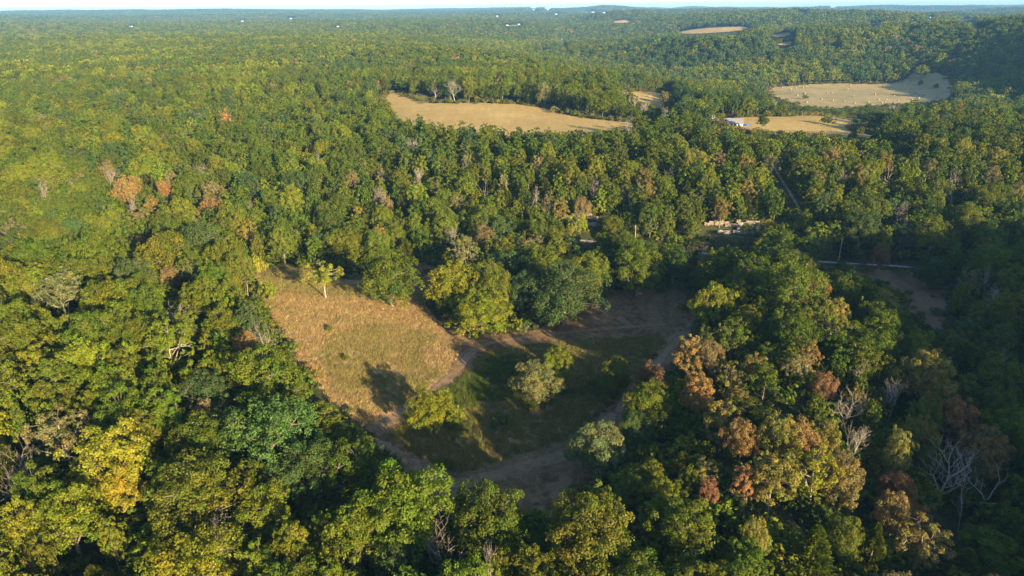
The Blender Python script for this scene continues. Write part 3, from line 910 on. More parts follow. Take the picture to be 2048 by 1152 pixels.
Z(485, 662, 'broad', 'orange', 9, 5.5, 'autumn_tree', 'small orange tree at the wood edge beside the sunny slope', 'small orange edge tree', mode='top')
Z(270, 468, 'broad', 'orange', 9, 7, 'autumn_tree', 'salmon-orange tree in the hollow behind the left wood', 'salmon tree in the hollow', mode='top')
Z(300, 470, 'oval', 'tan', 8, 5, 'autumn_tree', 'tan tree next to the salmon-orange tree in the hollow', 'tan tree in the hollow', mode='top')
Z(340, 528, 'broad', 'tan', 8, 6, 'autumn_tree', 'small pinkish tan tree at the back of the left wood', 'pinkish tan tree', mode='top')
Z(400, 795, 'broad', 'tan', 9, 5, 'autumn_tree', 'pale gold tree in a gap behind the great blue-green oak', 'pale gold gap tree', mode='top')
Z(425, 812, 'oval', 'rust', 8, 5, 'autumn_tree', 'brown shaded tree in the gap behind the great blue-green oak', 'brown gap tree', mode='top')
Z(580, 365, 'broad', 'lime', 15, 11, 'sycamore_tree', 'tall yellow-green tree with white limbs behind the creek', 'tall white-limbed tree', mode='top')
Z(688, 455, 'broad', 'lime', 12, 11, 'sycamore_tree', 'yellow-green round tree behind the pond', 'yellow-green pond tree', mode='top')
Z(492, 440, 'sparse', 'yellow', 11, 8, 'sycamore_tree', 'pale yellow thin tree behind the top of the sunny slope', 'pale yellow slope tree', mode='top')
Z(1156, 418, 'sparse', 'yellow', 15, 8, 'sycamore_tree', 'tall white-trunked tree in front of the rock ledge above the road', 'tall white-trunked tree', mode='top')
# --- ridge right of the clearing
for (u, v, t, h, w, k, lab, sh) in [
    (1385, 668, 'orange', 12, 6.5, 'oval', 'tall orange tree at the edge of the shaded meadow', 'tall orange edge tree'),
    (1425, 672, 'tan', 11, 6.5, 'broad', 'tan tree just right of the tall orange tree by the meadow', 'tan tree by the orange one'),
    (1400, 745, 'orange', 11, 6.5, 'oval', 'golden orange tree below the tall orange one by the meadow', 'golden orange tree'),
    (1450, 800, 'gold', 10, 6.5, 'oval', 'golden tan tree on the ridge below the orange ones', 'golden tan ridge tree'),
    (1490, 838, 'orange', 9, 6.0, 'broad', 'orange tree with ragged top in the midst of the ridge', 'ragged orange tree'),
    (1560, 825, 'gold', 11, 8.0, 'broad', 'golden brown tree on the ridge left of the orange pair', 'golden brown tree'),
    (1610, 842, 'orange', 10, 7.0, 'broad', 'orange tree, left one of a pair on the ridge', 'orange pair'),
    (1655, 835, 'gold', 10, 6.5, 'broad', 'gold tree, right one of a pair on the ridge', 'gold half of the pair'),
    (1690, 900, 'tan', 11, 8.0, 'broad', 'pale pinkish tan tree right of the yellow one with a visible trunk', 'pinkish tan ridge tree'),
    (1625, 680, 'orange', 9, 4.5, 'sparse', 'thin orange tree high on the ridge beside a dead twig', 'thin orange ridge tree'),
    (1600, 700, 'tan', 9, 5.5, 'sparse', 'thin tan tree high on the ridge', 'thin tan ridge tree'),
    (1655, 742, 'rust', 8, 5.0, 'broad', 'dull red-brown tree on the ridge crest', 'red-brown crest tree'),
    (1805, 940, 'rust', 9, 6.0, 'broad', 'rust-red tree at the shadow edge of the ridge', 'rust-red shadow-edge tree'),
    (1795, 985, 'orange', 9, 5.5, 'broad', 'bright orange tree below the rust-red one at the shadow edge', 'bright orange shadow-edge tree'),
    (1848, 1010, 'rust', 8, 5.0, 'broad', 'small dark rust tree in the shade right of the bright orange one', 'small dark rust tree'),
    (1500, 930, 'orange', 8, 4.5, 'oval', 'small salmon tree among green oaks on the ridge', 'small salmon tree'),
    (1420, 958, 'rust', 6.5, 3.6, 'broad', 'small red-brown tree in a gap between green oaks', 'small red-brown gap tree'),
    (1850, 1040, 'gold', 10, 9.0, 'sparse', 'golden half-bare tree with pale limbs at the lower right', 'golden half-bare tree'),
    (1455, 640, 'tan', 8, 4, 'sparse', 'pale tan sapling between green oaks at the top of the ridge', 'pale tan sapling'),
    (1555, 905, 'gold', 11, 7.0, 'oval', 'gold-green tree in the middle of the lower ridge', 'gold-green tree'),
    (1380, 1000, 'olive', 10, 8.0, 'broad', 'olive-gold tree at the bottom of the ridge', 'olive-gold tree'),
    ]:
    Z(u, v, k, t, h, w, 'oak_tree' if t == 'olive' else 'autumn_tree', lab, sh, mode='top')
Z(1640, 893, 'sparse', 'yellow', 11, 8.5, 'sycamore_tree', 'clear yellow tree with visible grey trunk on the ridge', 'clear yellow ridge tree', mode='top', model=3)
Z(1435, 562, 'broad', 'lime', 13, 12, 'oak_tree', 'yellow-green oak at the upper right corner of the meadow', 'yellow-green corner oak', mode='top')
Z(1590, 520, 'broad', 'green', 16, 14, 'oak_tree', 'tall green oak at the top end of the ridge above the road', 'tall ridge-end oak', mode='top')
Z(1710, 540, 'broad', 'green', 12, 13, 'oak_tree', 'green oak between the ridge and the small shaded meadow', 'small-meadow oak', mode='top')
Z(1905, 885, 'bare', None, 12, 11, 'dead_tree', 'leaning pale dead tree in the dark ravine', 'leaning ravine snag', 'dead tree', mode='top', lean=(.35, .1))
Z(1985, 915, 'snag', None, 11, 8, 'dead_tree', 'grey forked dead tree right of the leaning one in the ravine', 'grey forked dead tree', 'dead tree', mode='top')
Z(1952, 950, 'snag', None, 11, 4, 'dead_tree', 'thin upright dead trunk in the ravine between the two dead trees', 'thin upright dead trunk', 'dead tree', mode='top')
Z(1715, 838, 'bare', None, 10, 6, 'dead_tree', 'grey bare tree in a dark gap of the ridge', 'grey bare ridge tree', 'dead tree', mode='top')
Z(1800, 745, 'bare', None, 10, 7, 'dead_tree', 'bare twiggy tree on the shaded side of the ridge', 'bare twiggy ridge tree', 'dead tree', mode='top')
Z(1700, 760, 'bare', None, 10, 7, 'dead_tree', 'bare pale tree near the ridge crest', 'bare pale crest tree', 'dead tree', mode='top')
Z(1690, 552, 'snag', None, 10, 4, 'dead_tree', 'thin dead tree among the oaks near the small meadow', 'thin small-meadow snag', 'dead tree', mode='top')
Z(1400, 670, 'bare', None, 9, 6, 'dead_tree', 'grey bare tree behind the tall orange tree', 'grey bare edge tree', 'dead tree', mode='top')
# --- trees of the upland and the far field that stand alone
put(1523, 262, 'oval', 'green', 8.5, 6.0, 'oak_tree', 'small lone round tree in the upland hay field beside the white house', 'lone house-side tree')
put(1655, 250, 'bush', 'green', 4.5, 8.0, 'bush', 'low round bush in the upland hay field', 'low hay-field bush', 'bush')
put(1390, 250, 'oval', 'lime', 13, 9, 'oak_tree', 'light green tree beside the white house on the upland', 'light green house tree')
put(1362, 252, 'oval', 'lime', 12, 8, 'oak_tree', 'light green tree furthest from the house in its garden', 'light green garden tree')
put(1478, 238, 'bush', 'olive', 6, 7, 'bush', 'rounded bush behind the white house', 'bush behind the house', 'bush')
put(910, 205, 'bare', None, 15, 13, 'dead_tree', 'big white leafless tree at the back edge of the upper hay field', 'big white field-edge snag', 'dead tree')
for (u, v, n) in [(1840, 172, 'first'), (1871, 179, 'second')]:
    put(u, v, 'bush', 'dark', 6, 6, 'bush', f'dark bush in the valley hay field, {n} from the left of two', f'{n} dark field bush', 'bush')
put(1610, 199, 'bush', 'green', 4.5, 7, 'bush', 'green bush in the near part of the valley hay field', 'valley-field bush', 'bush')
put(1840, 160, 'oval', 'lime', 15, 15, 'oak_tree', 'light green tree standing out from the wood at the valley field corner', 'light green valley tree')
put(1918, 200, 'broad', 'lime', 16, 18, 'oak_tree', 'pale green tree at the right end of the valley hay field', 'pale green valley tree')
for i, (u, v) in enumerate([(1240, 290), (838, 330), (762, 322), (965, 352), (1183, 348), (900, 448), (1915, 365), (1800, 395), (1925, 330), (1790, 320), (1265, 230), (1330, 208), (1190, 190)]):
    put(u, v, 'bare' if i % 3 else 'snag', None, 11, 6, 'dead_tree', None, 'pale snag', 'dead tree', mode='top')
for i, (u, v) in enumerate([(80, 225), (95, 240), (72, 350), (215, 330), (520, 250), (250, 385), (750, 370), (820, 270), (645, 300)]):
    put(u, v, 'bare', None, 12, 7, 'dead_tree', None, 'pale snag', 'dead tree', mode='top')
for i, (u, v, t) in enumerate([(475, 275, 'tan'), (340, 340, 'tan'), (325, 360, 'orange'), (300, 390, 'gold'), (757, 370, 'tan'), (395, 225, 'tan'), (945, 130, 'tan'), (1120, 395, 'gold'), (1165, 392, 'tan'),
                               (1860, 315, 'tan'), (2040, 360, 'tan'), (1290, 330, 'gold'), (1885, 275, 'yellow'), (1442, 300, 'tan'), (1768, 484, 'rust'), (1990, 330, 'tan'), (700, 340, 'tan'), (1445, 395, 'gold'), (1330, 180, 'tan'), (915, 390, 'tan'), (620, 285, 'yellow')]):
    put(u, v, 'oval' if i % 2 else 'broad', t, 10.5, 6.5, 'autumn_tree', None, f'{t} tree', mode='top')

# ------------------------------------------------------------------ fill the woods
px = np.array([t['x'] for t in TREES]); py = np.array([t['y'] for t in TREES]); pr = np.array([t['w'] / 2 for t in TREES])
cell = 9.0
gridh = {}
def gput(x, y, r):
    gridh.setdefault((int(x // cell), int(y // cell)), []).append((x, y, r))
def clash(x, y, r, f):
    ci, cj = int(x // cell), int(y // cell)
    for a in (-2, -1, 0, 1, 2):
        for b_ in (-2, -1, 0, 1, 2):
            for (qx, qy, qr) in gridh.get((ci + a, cj + b_), ()):
                if (qx - x) ** 2 + (qy - y) ** 2 < (f * (qr + r)) ** 2:
                    return True
    return False
for a, b_, c in zip(px, py, pr):
    gput(a, b_, c)
_h = np.array([t['h'] for t in TREES])
_u, _v, _d = project(px, py, T(px, py) + _h * .68)
for t, a, b_, c in zip(TREES, _u, _v, _d):
    if 0 < a < 2048 and b_ > 330:
        VIS2.append((float(a), float(b_), float(max(14, .42 * t['w'] * FPX / c)), float(c)))
def open_at(x, y, margin):
    o = np.zeros(len(x), bool)
    for p in OPEN:
        for dx, dy in ((0, 0), (margin, 0), (-margin, 0), (0, margin), (0, -margin)):
            o |= inside(p, x + dx, y + dy)
    return o
def in_view_zone(x, y, m=40):
    return (y > 0) & (np.abs(x) < .86 * y + m)
rs = random.Random(5)
FILL = []
def zone_tint(x, y, kind, u):
    """which colour a wild tree gets from where it grows"""
    r = rs.random()
    if y < 200 and x <= 28:
        return 'lime' if r < .06 else 'olive' if r < .46 else 'blue' if r < .54 else 'green'
    if y < 200 and x > 28 and x < 90 and y < 165:      # the ridge: autumn gold among green
        if r < .10: return 'orange'
        if r < .24: return 'gold'
        if r < .42: return 'olive'
        if r < .55: return 'cedar'
        return 'green'
    if y > 222 and x > -60 and y < 335:                # the bluff: dark crest, brushy golden foot
        if y > 268:
            return 'blue' if r < .3 else 'green' if r < .8 else 'olive'
        return 'lime' if r < .12 else 'gold' if r < .19 else 'tan' if r < .22 else 'olive' if r < .6 else 'green'
    if x < -40 and 200 <= y < 330 and r < .22: return 'lime'
    if x < -40 and y > 230 and y < 420 and r < .14 and u < 560: return 'tan' if r < .015 else 'lime'
    if r < .04: return 'lime'
    if r < .34: return 'olive'
    if r < .44: return 'blue'
    if r < .46: return 'tan'
    if r < .468: return 'orange'
    return 'green'
LIT = [t for t in TREES if t['label'] and t['y'] < 200 and t['x'] < 75 and t['kind'] not in ('bare', 'snag') and (t['x'] > -30 or t['tint'] in ('yellow', 'blue'))]
for u, v in ((1200, 486), (1250, 490), (1300, 495), (1350, 500), (1400, 506), (1420, 455), (1460, 456), (1500, 456), (1150, 435), (1190, 437), (1440, 470)):
    g = at(u, v)
    LIT.append(dict(x=g[0], y=g[1], w=12., h=2.5))
LZ = [float(T(np.array([t['x']]), np.array([t['y']]))[0]) for t in LIT]
def low_cap(x, y, r, z):
    """how tall a wild tree may grow where the sun reaches a tree that stands lit in the photograph"""
    cap = 99.
    for t, lz in zip(LIT, LZ):
        dx, dy = x - t['x'], y - t['y']
        s_ = dx * SUN_H[0] + dy * SUN_H[1]
        if 2 < s_ < 55 and abs(dx * SUN_H[1] - dy * SUN_H[0]) < r * .7 + t['w'] * .3:
            cap = min(cap, lz + .62 * t['h'] + s_ * math.tan(SUN_EL) - z)
    return cap
def try_tree(x, y, r, f):
    if clash(x, y, r, f):
        return
    cap = low_cap(x, y, r, float(T(np.array([x]), np.array([y]))[0])) if y < 235 and x > -80 else 99.
    if cap < 3.0:
        return
    if cap < 8:
        r = min(r, cap * .42)
    gput(x, y, r)
    FILL.append((x, y, r, cap))
# near woods: large crowns first, then the gaps
n = 42000
cx = RNG.uniform(-330, 330, n); cy = RNG.uniform(-150, 335, n)
keep = in_view_zone(cx, cy, 60) | ((cy > -150) & (cy <= 70) & (cx > -70) & (cx < 300))
keep &= ~((np.hypot(cx, cy) < 28))
m1 = open_at(cx, cy, 2.2) | near_track(cx, cy, 1.6)
keep &= ~m1
cx, cy = cx[keep], cy[keep]
bl = np.where((cy > 222) & (cx > -60), RNG.uniform(2.0, 4.4, len(cx)), np.where(np.arange(len(cx)) < len(cx) * .12, RNG.uniform(4.0, 5.8, len(cx)), np.where(np.arange(len(cx)) < len(cx) * .6, RNG.uniform(2.4, 4.2, len(cx)), RNG.uniform(1.5, 2.6, len(cx)))))
bk = blocked(cx, cy, bl * 1.05, 7.6 + bl * 1.3)
for x, y, big, bad in zip(cx, cy, bl, bk):
    if bad:
        continue
    bluff = y > 222 and x > -60
    try_tree(x, y, big, .70 if not bluff else .68)
# middle distance
def jit_grid(x0, x1, y0, y1, s, seed):
    g = np.random.default_rng(seed)
    X, Y = np.meshgrid(np.arange(x0, x1, s), np.arange(y0, y1, s * .87))
    X = X + (np.arange(X.shape[0]) % 2)[:, None] * s * .5
    X = X.ravel() + g.uniform(-.42, .42, X.size) * s; Y = Y.ravel() + g.uniform(-.42, .42, Y.size) * s
    return X, Y
GT = []   # every wild tree: x, y, r, kind, tint
for (x, y, r, cap) in FILL:
    r0 = rs.random()
    u, v, dep = project(np.array([x]), np.array([y]), T(np.array([x]), np.array([y])) + 9)
    u, v = float(u[0]), float(v[0])
    if y > 222 and x > -60:
        kind = 'cedar' if r0 < .2 and r < 4 else 'sparse' if r0 < .27 else 'bare' if r0 < .285 else 'broad' if r > 3.9 else 'oval'
    elif y < 95 and 22 < x < 80:
        kind = 'cedar' if r0 < .34 else 'sparse' if r0 < .42 else 'oval' if r0 < .6 else 'broad'
    else:
        kind = 'broad' if r > 3.5 else 'oval'
        if r0 < .05: kind = 'sparse'
        elif r0 < .075: kind = 'bare'
        elif r0 < .11: kind = 'cedar'
    tint = zone_tint(x, y, kind, u)
    if kind == 'cedar': tint = 'cedar'
    if kind == 'sparse' and tint in ('green', 'dark'): tint = rs.choice(['grey', 'olive', 'olive', 'tan'])
    if kind == 'bare': tint = None
    GT.append(dict(x=x, y=y, r=r, cap=cap, kind=kind, tint=tint, u=u, v=v, dep=float(dep[0])))
ORD = ['nearest', 'second', 'third', 'fourth', 'fifth', 'sixth', 'seventh', 'eighth', 'ninth', 'tenth', 'eleventh', 'twelfth', 'thirteenth', 'fourteenth', 'fifteenth', 'sixteenth', 'seventeenth', 'eighteenth', 'nineteenth', 'twentieth']
ONES = ['', 'first', 'second', 'third', 'fourth', 'fifth', 'sixth', 'seventh', 'eighth', 'ninth']
def nth(i):
    if i <= 20:
        return (['first'] + ORD[1:])[i - 1]
    return {2: 'twent', 3: 'thirt', 4: 'fort'}[i // 10] + ('ieth' if i % 10 == 0 else 'y-' + ONES[i % 10])
ORD += [nth(i) for i in range(21, 50)]
for t in GT:
    t['px'] = 2 * t['r'] * FPX / max(t['dep'], 1)
    t['seen'] = -30 < t['u'] < 2078 and -10 < t['v'] < 1190 and t['y'] > 30
limit = {'oak_tree': 300, 'sycamore_tree': 120, 'autumn_tree': 120, 'cedar_tree': 170, 'dead_tree': 110}
count = {}
for t in TREES:
    count[t['name']] = count.get(t['name'], 0) + 1
single, mass = [], []
for t in sorted(GT, key=lambda q: -q['px']):
    t['name'] = {'cedar': 'cedar_tree', 'bare': 'dead_tree', 'snag': 'dead_tree', 'sparse': 'sycamore_tree'}.get(t['kind'], 'oak_tree')
    if t['name'] == 'oak_tree' and t['tint'] in ('tan', 'orange', 'gold', 'rust'):
        t['name'] = 'autumn_tree'
    if t['name'] == 'oak_tree' and t['tint'] == 'lime':
        t['name'] = 'sycamore_tree'
    if t['seen'] and count.get(t['name'], 0) < limit[t['name']]:
        count[t['name']] = count.get(t['name'], 0) + 1
        single.append(t)
    else:
        mass.append(t)

def jtint(c, s=.14):
    k = 1 + rs.uniform(-s, s)
    return tuple(max(.01, x * k * (1 + rs.uniform(-.09, .09))) for x in TINT[c])
used_models = {}
def build_tree(name, label, cat, kind, tint, x, y, h, w, group=None, model=None, rz=None, lean=(0, 0)):
    mods = NEAR[kind]
    k = used_models.get(kind, -1) + 1
    used_models[kind] = k
    m = mods[(model if model is not None else k) % len(mods)]
    z = float(T(np.array([x]), np.array([y]))[0])
    o = thing(name, label, cat, (x, y, z), rs.uniform(0, 6.28) if rz is None else rz, group)
    o.scale = (w / m.W, w / m.W, h / m.H)
    o.rotation_euler[0], o.rotation_euler[1] = lean
    tr = add('trunk', m.trunk, o)
    if m.limb is not None:
        add('limb', m.limb, o)
    if m.crown is not None:
        c = add('crown', m.crown, o)
        c['tint'] = [float(q) for q in jtint(tint)]
    return o

# --- labels: say which tree stands next to which landmark
LAND = [t for t in TREES if t['label']]
LU, LVv, LD = project(np.array([t['x'] for t in LAND]), np.array([t['y'] for t in LAND]), np.array([float(T(np.array([t['x']]), np.array([t['y']]))[0]) + t['h'] * .6 for t in LAND]))
LOOK = {'green': 'green', 'olive': 'olive-green', 'lime': 'yellow-green', 'blue': 'blue-green', 'dark': 'dark green', 'tan': 'tan-leaved', 'orange': 'orange', 'gold': 'golden', 'rust': 'rust-brown', 'grey': 'greyish', 'yellow': 'yellow', 'cedar': 'dark green', None: 'pale leafless'}
WHAT = {'oak_tree': 'oak', 'sycamore_tree': 'thin-crowned tree', 'autumn_tree': 'autumn tree', 'cedar_tree': 'pointed cedar', 'dead_tree': 'dead tree'}
def locate(lst):
    buckets = {}
    for t in lst:
        d = np.hypot(LU - t['u'], (LVv - t['v']) * 1.3)
        k = int(np.argmin(d))
        du, dv = t['u'] - LU[k], (t['v'] - LVv[k]) * 1.3
        side = ('to the right of' if du > 0 else 'to the left of') if abs(du) > abs(dv) else ('in front of' if dv > 0 else 'behind')
        buckets.setdefault((t['name'], LOOK[t['tint']], side, k), []).append((float(d[k]), t))
    for (nm, look, side, k), v in buckets.items():
        v.sort(key=lambda q: q[0])
        for i, (_d, t) in enumerate(v):
            what = WHAT[nm]
            if nm == 'sycamore_tree' and t['kind'] != 'sparse':
                what = 'tree'
            if len(v) == 1:
                t['label'] = f"{look} {what} {side} the {LAND[k]['short']}"
            else:
                t['label'] = f"{look} {what}, {ORD[min(i, 48)]} {side} the {LAND[k]['short']}"
loose = [t for t in TREES if not t['label']]
for t in loose:
    zz = float(T(np.array([t['x']]), np.array([t['y']]))[0]) + t['h'] * .6
    a, b_, c = project(np.array([t['x']]), np.array([t['y']]), np.array([zz]))
    t['u'], t['v'] = float(a[0]), float(b_[0])
locate(single + loose)
GROUP = {'oak_tree': 'green broadleaf trees of the woods', 'sycamore_tree': 'thin or yellow-green trees of the woods', 'autumn_tree': 'trees turning orange and tan', 'cedar_tree': 'cedars among the broadleaf trees', 'dead_tree': 'leafless trees and snags', 'bush': 'bushes standing free'}
for t in TREES:
    build_tree(t['name'], t['label'], t['cat'], t['kind'], t['tint'], t['x'], t['y'], t['h'], t['w'], GROUP[t['name']], t['model'], t['rz'], t['lean'])
for t in single:
    k = t['kind']
    w = 2 * t['r'] * rs.uniform(1.0, 1.15)
    h = {'broad': 6.6 + t['r'] * 1.35, 'oval': 7.2 + t['r'] * 1.45, 'sparse': 11, 'cedar': 8.5, 'bare': 11, 'snag': 9}[k] * rs.uniform(.88, 1.12)
    if k == 'cedar': w = min(w, 5.2)
    h = min(h, t['cap'])
    build_tree(t['name'], t['label'], 'dead tree' if t['name'] == 'dead_tree' else 'tree', k, t['tint'], t['x'], t['y'], h, w, GROUP[t['name']])

# ------------------------------------------------------------------ the rest of the forest, one mass
PX, PY, PZr, PS, PV, PT = [], [], [], [], [], []
def mass_add(x, y, sx, sz, var, tint, rot=None):
    PX.append(x); PY.append(y); PS.append((sx, sx, sz)); PV.append(var); PT.append(tint); PZr.append(rs.uniform(0, 6.28))
for t in mass:
    k = t['kind']
    var = {'broad': V_BROAD, 'oval': V_OVAL, 'sparse': V_SPARSE, 'cedar': V_CEDAR, 'bare': V_BARE}[k]
    var = var[rs.randrange(len(var))]
    md = MIDM[var][1]
    w = 2 * t['r'] * rs.uniform(1.0, 1.15)
    h = {'broad': 6.6 + t['r'] * 1.35, 'oval': 7.2 + t['r'] * 1.45, 'sparse': 11, 'cedar': 8.5, 'bare': 11}[k] * rs.uniform(.88, 1.12)
    if k == 'cedar': w = min(w, 5.2)
    h = min(h, t['cap'])
    mass_add(t['x'], t['y'], w / md.W, h / md.H, var, jtint(t['tint'] or 'tan'))
X, Y = jit_grid(-1250, 1250, 330, 1300, 7.4, 3)
k = in_view_zone(X, Y, 60) & (np.hypot(X, Y) < 1300)
X, Y = X[k], Y[k]
k = ~open_at(X, Y, 3.0)
for p in FARF:
    k &= ~inside(p, X, Y)
X, Y = X[k], Y[k]
HU = np.clip((fbm(X / 75, Y / 60, 77) - .5) * 1.5 + .5, 0, 1)
HF = np.where(blocked(X, Y, np.full(len(X), 4.), np.full(len(X), 13.)), np.where(blocked(X, Y, np.full(len(X), 3.), np.full(len(X), 6.)), 0, .45), 1.0)
for x, y, hu, hf in zip(X, Y, HU, HF):
    if hf == 0 or clash(x, y, 2.0, .8):
        continue
    q = rs.random()
    r = math.hypot(x, y)
    east = x > 60 + (y - 330) * .1
    if q < .012: tint = 'tan'
    elif q < .016: tint = 'orange'
    elif q < .06: tint = 'lime'
    elif q < .06 + max(0, hu - .56) * 2.6: tint = 'lime'
    elif q < .40 + (hu - .5) * 1.3: tint = 'olive'
    elif q < .75 and east: tint = 'blue'
    elif q > .62 + hu * .5: tint = 'blue'
    else: tint = 'green'
    s = rs.uniform(.55, 1.0) * (.85 + .3 * hu)
    if r < 640:
        if rs.random() < .015 and tint:
            mass_add(x, y, rs.uniform(.8, 1.0), rs.uniform(.8, 1.0), rs.choice(V_BARE), jtint('tan'))
        else:
            var = rs.choice(V_BROAD) if rs.random() < .68 else rs.choice(V_OVAL) if rs.random() < .85 else rs.choice(V_SPARSE)
            mass_add(x, y, s * (.95 if var in V_BROAD else 1.2) * (.6 + .4 * hf), rs.uniform(.62, 1.12) * hf, var, jtint(tint))
    else:
        mass_add(x, y, s * 1.02 * (.6 + .4 * hf), rs.uniform(.62, 1.15) * hf, rs.choice(V_FAR), jtint(tint))
for (r0, r1, s, vs_, sc) in ((1290, 3600, 17.5, V_C4, 1.0), (3550, 10500, 40, V_C16, 1.05)):
    X, Y = jit_grid(-r1, r1, r0 * .6, r1, s, int(s))
    rr = np.hypot(X, Y)
    k = in_view_zone(X, Y, 80) & (rr > r0) & (rr < r1)
    X, Y = X[k], Y[k]
    k = np.ones(len(X), bool)
    for p in FARF:
        k &= ~inside(p, X, Y)
    X, Y = X[k], Y[k]
    HU = fbm(X / 300, Y / 300, 79)
    HF = np.where(blocked(X, Y, np.full(len(X), s * .6), np.full(len(X), 14.)), np.where(blocked(X, Y, np.full(len(X), s * .5), np.full(len(X), 6.)), 0, .4), 1.0)
    for x, y, hu, hf in zip(X, Y, HU, HF):
        if hf == 0:
            continue
        q = rs.random()
        tint = 'olive' if q < hu * .8 else 'blue' if q > .72 else 'green'
        if q > .99: tint = 'tan'
        mass_add(x, y, sc * rs.uniform(.85, 1.15), rs.uniform(.8, 1.1) * hf, rs.choice(vs_), jtint(tint))
print('long', [q['label'] for q in single + loose if len(q['label'].replace('-', '').split()) > 16]); print('forest instances', len(PX), 'singles', len(single), count)

def scatter(name, px_, py_, pz_, rot, scl, var, tint, models, **props):
    me = bpy.data.meshes.new(name)
    n = len(px_)
    me.vertices.add(n)
    me.vertices.foreach_set('co', np.stack([px_, py_, pz_], 1).astype(np.float32).ravel())
    for nm, ty, dat, key in (('rot', 'FLOAT_VECTOR', np.stack([np.zeros(n), np.zeros(n), rot], 1), 'vector'), ('scl', 'FLOAT_VECTOR', np.asarray(scl), 'vector'),
                             ('tint', 'FLOAT_VECTOR', np.asarray(tint), 'vector'), ('var', 'INT', np.asarray(var), 'value')):
        a = me.attributes.new(nm, ty, 'POINT')
        a.data.foreach_set(key, np.ascontiguousarray(dat, np.int32 if ty == 'INT' else np.float32).ravel())
    o = add(name, me, **props)
    ng = bpy.data.node_groups.new(name + ' scatter', 'GeometryNodeTree')
    ng.interface.new_socket('Geometry', in_out='INPUT', socket_type='NodeSocketGeometry')
    ng.interface.new_socket('Geometry', in_out='OUTPUT', socket_type='NodeSocketGeometry')
    gi = ng.nodes.new('NodeGroupInput'); go = ng.nodes.new('NodeGroupOutput')
    def attr(nm, ty):
        a = ng.nodes.new('GeometryNodeInputNamedAttribute'); a.data_type = ty
        a.inputs['Name'].default_value = nm
        return a.outputs[0]
    ro, sc_, va = attr('rot', 'FLOAT_VECTOR'), attr('scl', 'FLOAT_VECTOR'), attr('var', 'INT')
    e2r = ng.nodes.new('FunctionNodeEulerToRotation'); ng.links.new(ro, e2r.inputs[0])
    jn = ng.nodes.new('GeometryNodeJoinGeometry')
    for i, mesh in models:
        src = bpy.data.objects.new(f'{name} source', mesh)
        oi = ng.nodes.new('GeometryNodeObjectInfo'); oi.inputs['Object'].default_value = src
        cmp_ = ng.nodes.new('FunctionNodeCompare'); cmp_.data_type = 'INT'; cmp_.operation = 'EQUAL'
        ins = [s for s in cmp_.inputs if s.type == 'INT']
        ng.links.new(va, ins[0]); ins[1].default_value = i
        iop = ng.nodes.new('GeometryNodeInstanceOnPoints')
        ng.links.new(gi.outputs[0], iop.inputs['Points'])
        ng.links.new(cmp_.outputs[0], iop.inputs['Selection'])
        ng.links.new(oi.outputs['Geometry'], iop.inputs['Instance'])
        ng.links.new(e2r.outputs[0], iop.inputs['Rotation'])
        ng.links.new(sc_, iop.inputs['Scale'])
        ng.links.new(iop.outputs[0], jn.inputs[0])
    ng.links.new(jn.outputs[0], go.inputs[0])
    md = o.modifiers.new('scatter', 'NODES'); md.node_group = ng
    return o
PX = np.array(PX); PY = np.array(PY); PZ = T(PX, PY)
scatter('forest', PX, PY, PZ, np.array(PZr), np.array(PS), np.array(PV), np.array(PT), [(i, m_[1].mesh) for i, m_ in enumerate(MIDM)],
        kind='stuff', label='dense green broadleaf forest covering the hills to the skyline', category='forest')

# ------------------------------------------------------------------ undergrowth beneath the trees
BUSHM = [make_model(f'under{i}', 'bush', 500 + i, 420, .5, True) for i in range(3)]
n = 15000
x = RNG.uniform(-260, 260, n); y = 40 + 295 * RNG.random(n) ** 1.25
k = in_view_zone(x, y, 30) & ~open_at(x, y, -.2) & ~near_track(x, y, .6)
x, y = x[k], y[k]
k = ~blocked(x, y, np.full(len(x), 2.), np.full(len(x), 2.8))
x, y = x[k], y[k]
ex, ey = [], []
for p, dens in ((HAY1, .8), (HAY2, .8), (HAY3, .8), (HAY4, .4), (MEADOW2, .6), (CLEAR, .5)):
    q = smooth_poly(p, 2)
    ln = np.linalg.norm(np.roll(q, -1, 0) - q, axis=1)
    for a_, b_, l_ in zip(q, np.roll(q, -1, 0), ln):
        for _ in range(int(l_ * dens + rs.random())):
            t_ = rs.random(); c_ = a_ * (1 - t_) + b_ * t_
            ex.append(c_[0] + rs.gauss(0, 2.2)); ey.append(c_[1] + rs.gauss(0, 2.2))
ex, ey = np.array(ex), np.array(ey)
k = ~near_track(ex, ey, 1.2) & ~inside(SLOPE, ex, ey) & ~inside(ISLAND, ex, ey)
ex, ey = ex[k], ey[k]
n3 = 5200
bx, by = RNG.uniform(-30, 190, n3), RNG.uniform(200, 262, n3)
k = ~blocked(bx, by, np.full(n3, .7), np.full(n3, 1.0)) & ~near_track(bx, by, .5) & ~open_at(bx, by, .3)
bx, by = bx[k], by[k]
nb_ = len(x)
x, y = np.concatenate([x, ex, bx]), np.concatenate([y, ey, by])
s = RNG.uniform(.5, 1.4, len(x)); s[nb_:] *= .62; s[nb_ + len(ex):] *= .6; s = np.where((y > 218) & (x > -60), s * 1.15, s)
tn = [jtint(rs.choice(['green', 'green', 'olive', 'dark', 'cedar', 'lime'] if i_ < nb_ else ['olive', 'grey', 'tan', 'green', 'gold']), .25) for i_ in range(len(x))]
scatter('undergrowth', x, y, T(x, y), RNG.uniform(0, 6.28, len(x)), np.stack([s, s, s * RNG.uniform(.7, 1.2, len(x))], 1), RNG.integers(0, 3, len(x)), np.array(tn), [(i, m_.mesh) for i, m_ in enumerate(BUSHM)],
        kind='stuff', label='low green shrubs filling the ground beneath the trees', category='undergrowth')

